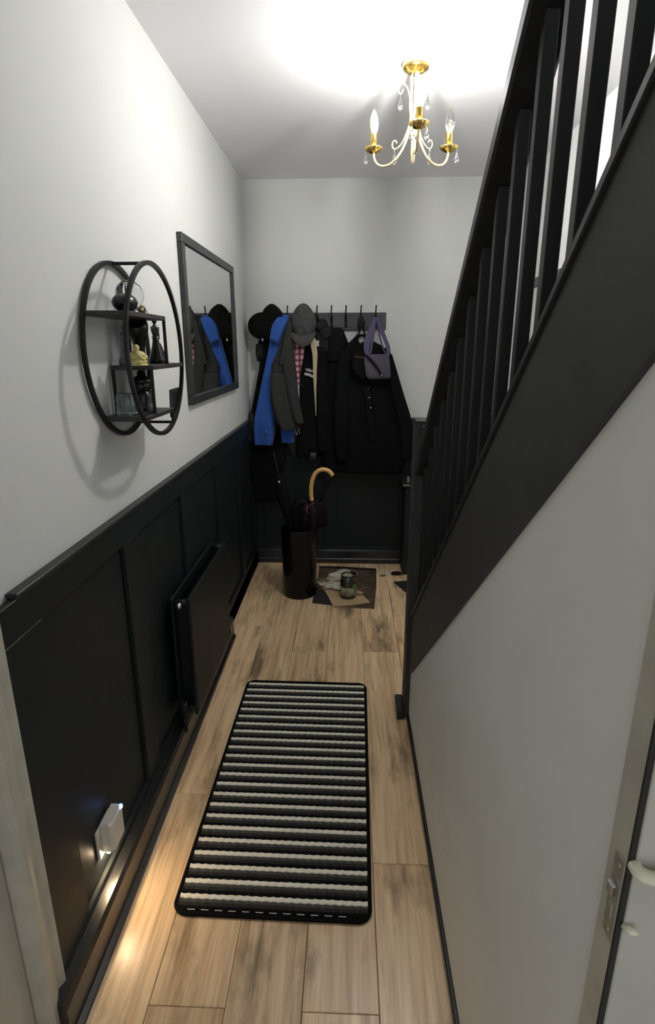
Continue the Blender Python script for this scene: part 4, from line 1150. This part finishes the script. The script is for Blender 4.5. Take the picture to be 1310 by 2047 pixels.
obj('collar_tag', tube([at(723.5, 680, 3.612), at(723.5, 680, 3.604)], 0.020, 18), 'figure_grey', g)
tm = at(723.5, 680, 3.6035)
obj('tag_mark', B((tm.x - 0.009, tm.y - 0.0008, tm.z - 0.004), (tm.x + 0.009, tm.y, tm.z + 0.004), 0.0004), 'white_thread', g)
obj('glove_bundle', blob(at(723, 644, 3.615), (0.022, 0.020, 0.036), 3, 0.4, 40), 'fur_dark', g, True)

# black pouch beside the purple bag
g = thing('black_pouch', 'small black pouch hanging half behind the purple bag', 'bag', at(718, 730, 3.52))
obj('body', cloth([(704, 712, 728, 3.535, 3.505), (712, 706, 730, 3.54, 3.49), (735, 704, 731, 3.54, 3.482), (750, 712, 731, 3.54, 3.488), (758, 722, 731, 3.535, 3.50)], 14, 22, 2, 0.005, seed=25), 'black_cloth_soft', g, True)
obj('zip', ribbon([at(711, 713, 3.481), at(728, 715, 3.481)], [0.005, 0.005], 0.003), 'bronze', g)

# purple bag
g = thing('purple_bag', 'purple canvas bag with two straps on the last hook', 'bag', at(755, 730, 3.49))
obj('body', cloth([(708, 732, 777, 3.515, 3.485), (716, 728, 778.5, 3.515, 3.472), (735, 729.5, 780, 3.515, 3.462), (751, 732, 781, 3.515, 3.465), (757.5, 737, 778, 3.51, 3.475)], 16, 30, 1.8, 0.004, sq=0.38, seed=26), 'purple_canvas', g, True)
HK = at(751, 634, 3.60)
obj('left_strap', ribbon(spline([HK, at(744, 655, 3.56), at(736, 678, 3.51), at(733, 698, 3.482), at(736, 712, 3.470)], 12), [0.016, 0.020, 0.026, 0.032, 0.036, 0.038, 0.038, 0.036, 0.034, 0.030, 0.026, 0.022], 0.004), 'purple_strap', g)
obj('left_inner_strap', ribbon(spline([HK, at(748, 660, 3.57), at(745, 680, 3.525), at(741, 706, 3.49)], 8), [0.012, 0.014, 0.015, 0.016, 0.016, 0.015, 0.014, 0.012], 0.003), 'purple_canvas', g)
obj('right_strap', ribbon(spline([HK + Vector((0.01, 0, 0)), at(762, 658, 3.57), at(770, 678, 3.52), at(777, 698, 3.482), at(775, 712, 3.470)], 12), [0.016, 0.020, 0.024, 0.026, 0.026, 0.025, 0.024, 0.024, 0.024, 0.024, 0.022, 0.020], 0.004), 'purple_strap', g)
obj('right_inner_strap', ribbon(spline([HK + Vector((0.006, 0, 0)), at(758, 665, 3.575), at(764, 688, 3.53), at(770, 706, 3.49)], 8), [0.008, 0.010, 0.010, 0.010, 0.010, 0.010, 0.009, 0.008], 0.003), 'purple_canvas', g)
obj('flap_strap', ribbon(spline([at(730, 709, 3.465), at(742, 720, 3.456), at(754, 735, 3.453), at(763, 750, 3.455)], 10), [0.010, 0.012, 0.014, 0.014, 0.014, 0.013, 0.013, 0.012, 0.012, 0.012], 0.004), 'felt_black', g)
obj('buckle', tube([at(763, 748, 3.452), at(764, 752, 3.452)], 0.004, 8), 'chrome', g, True)
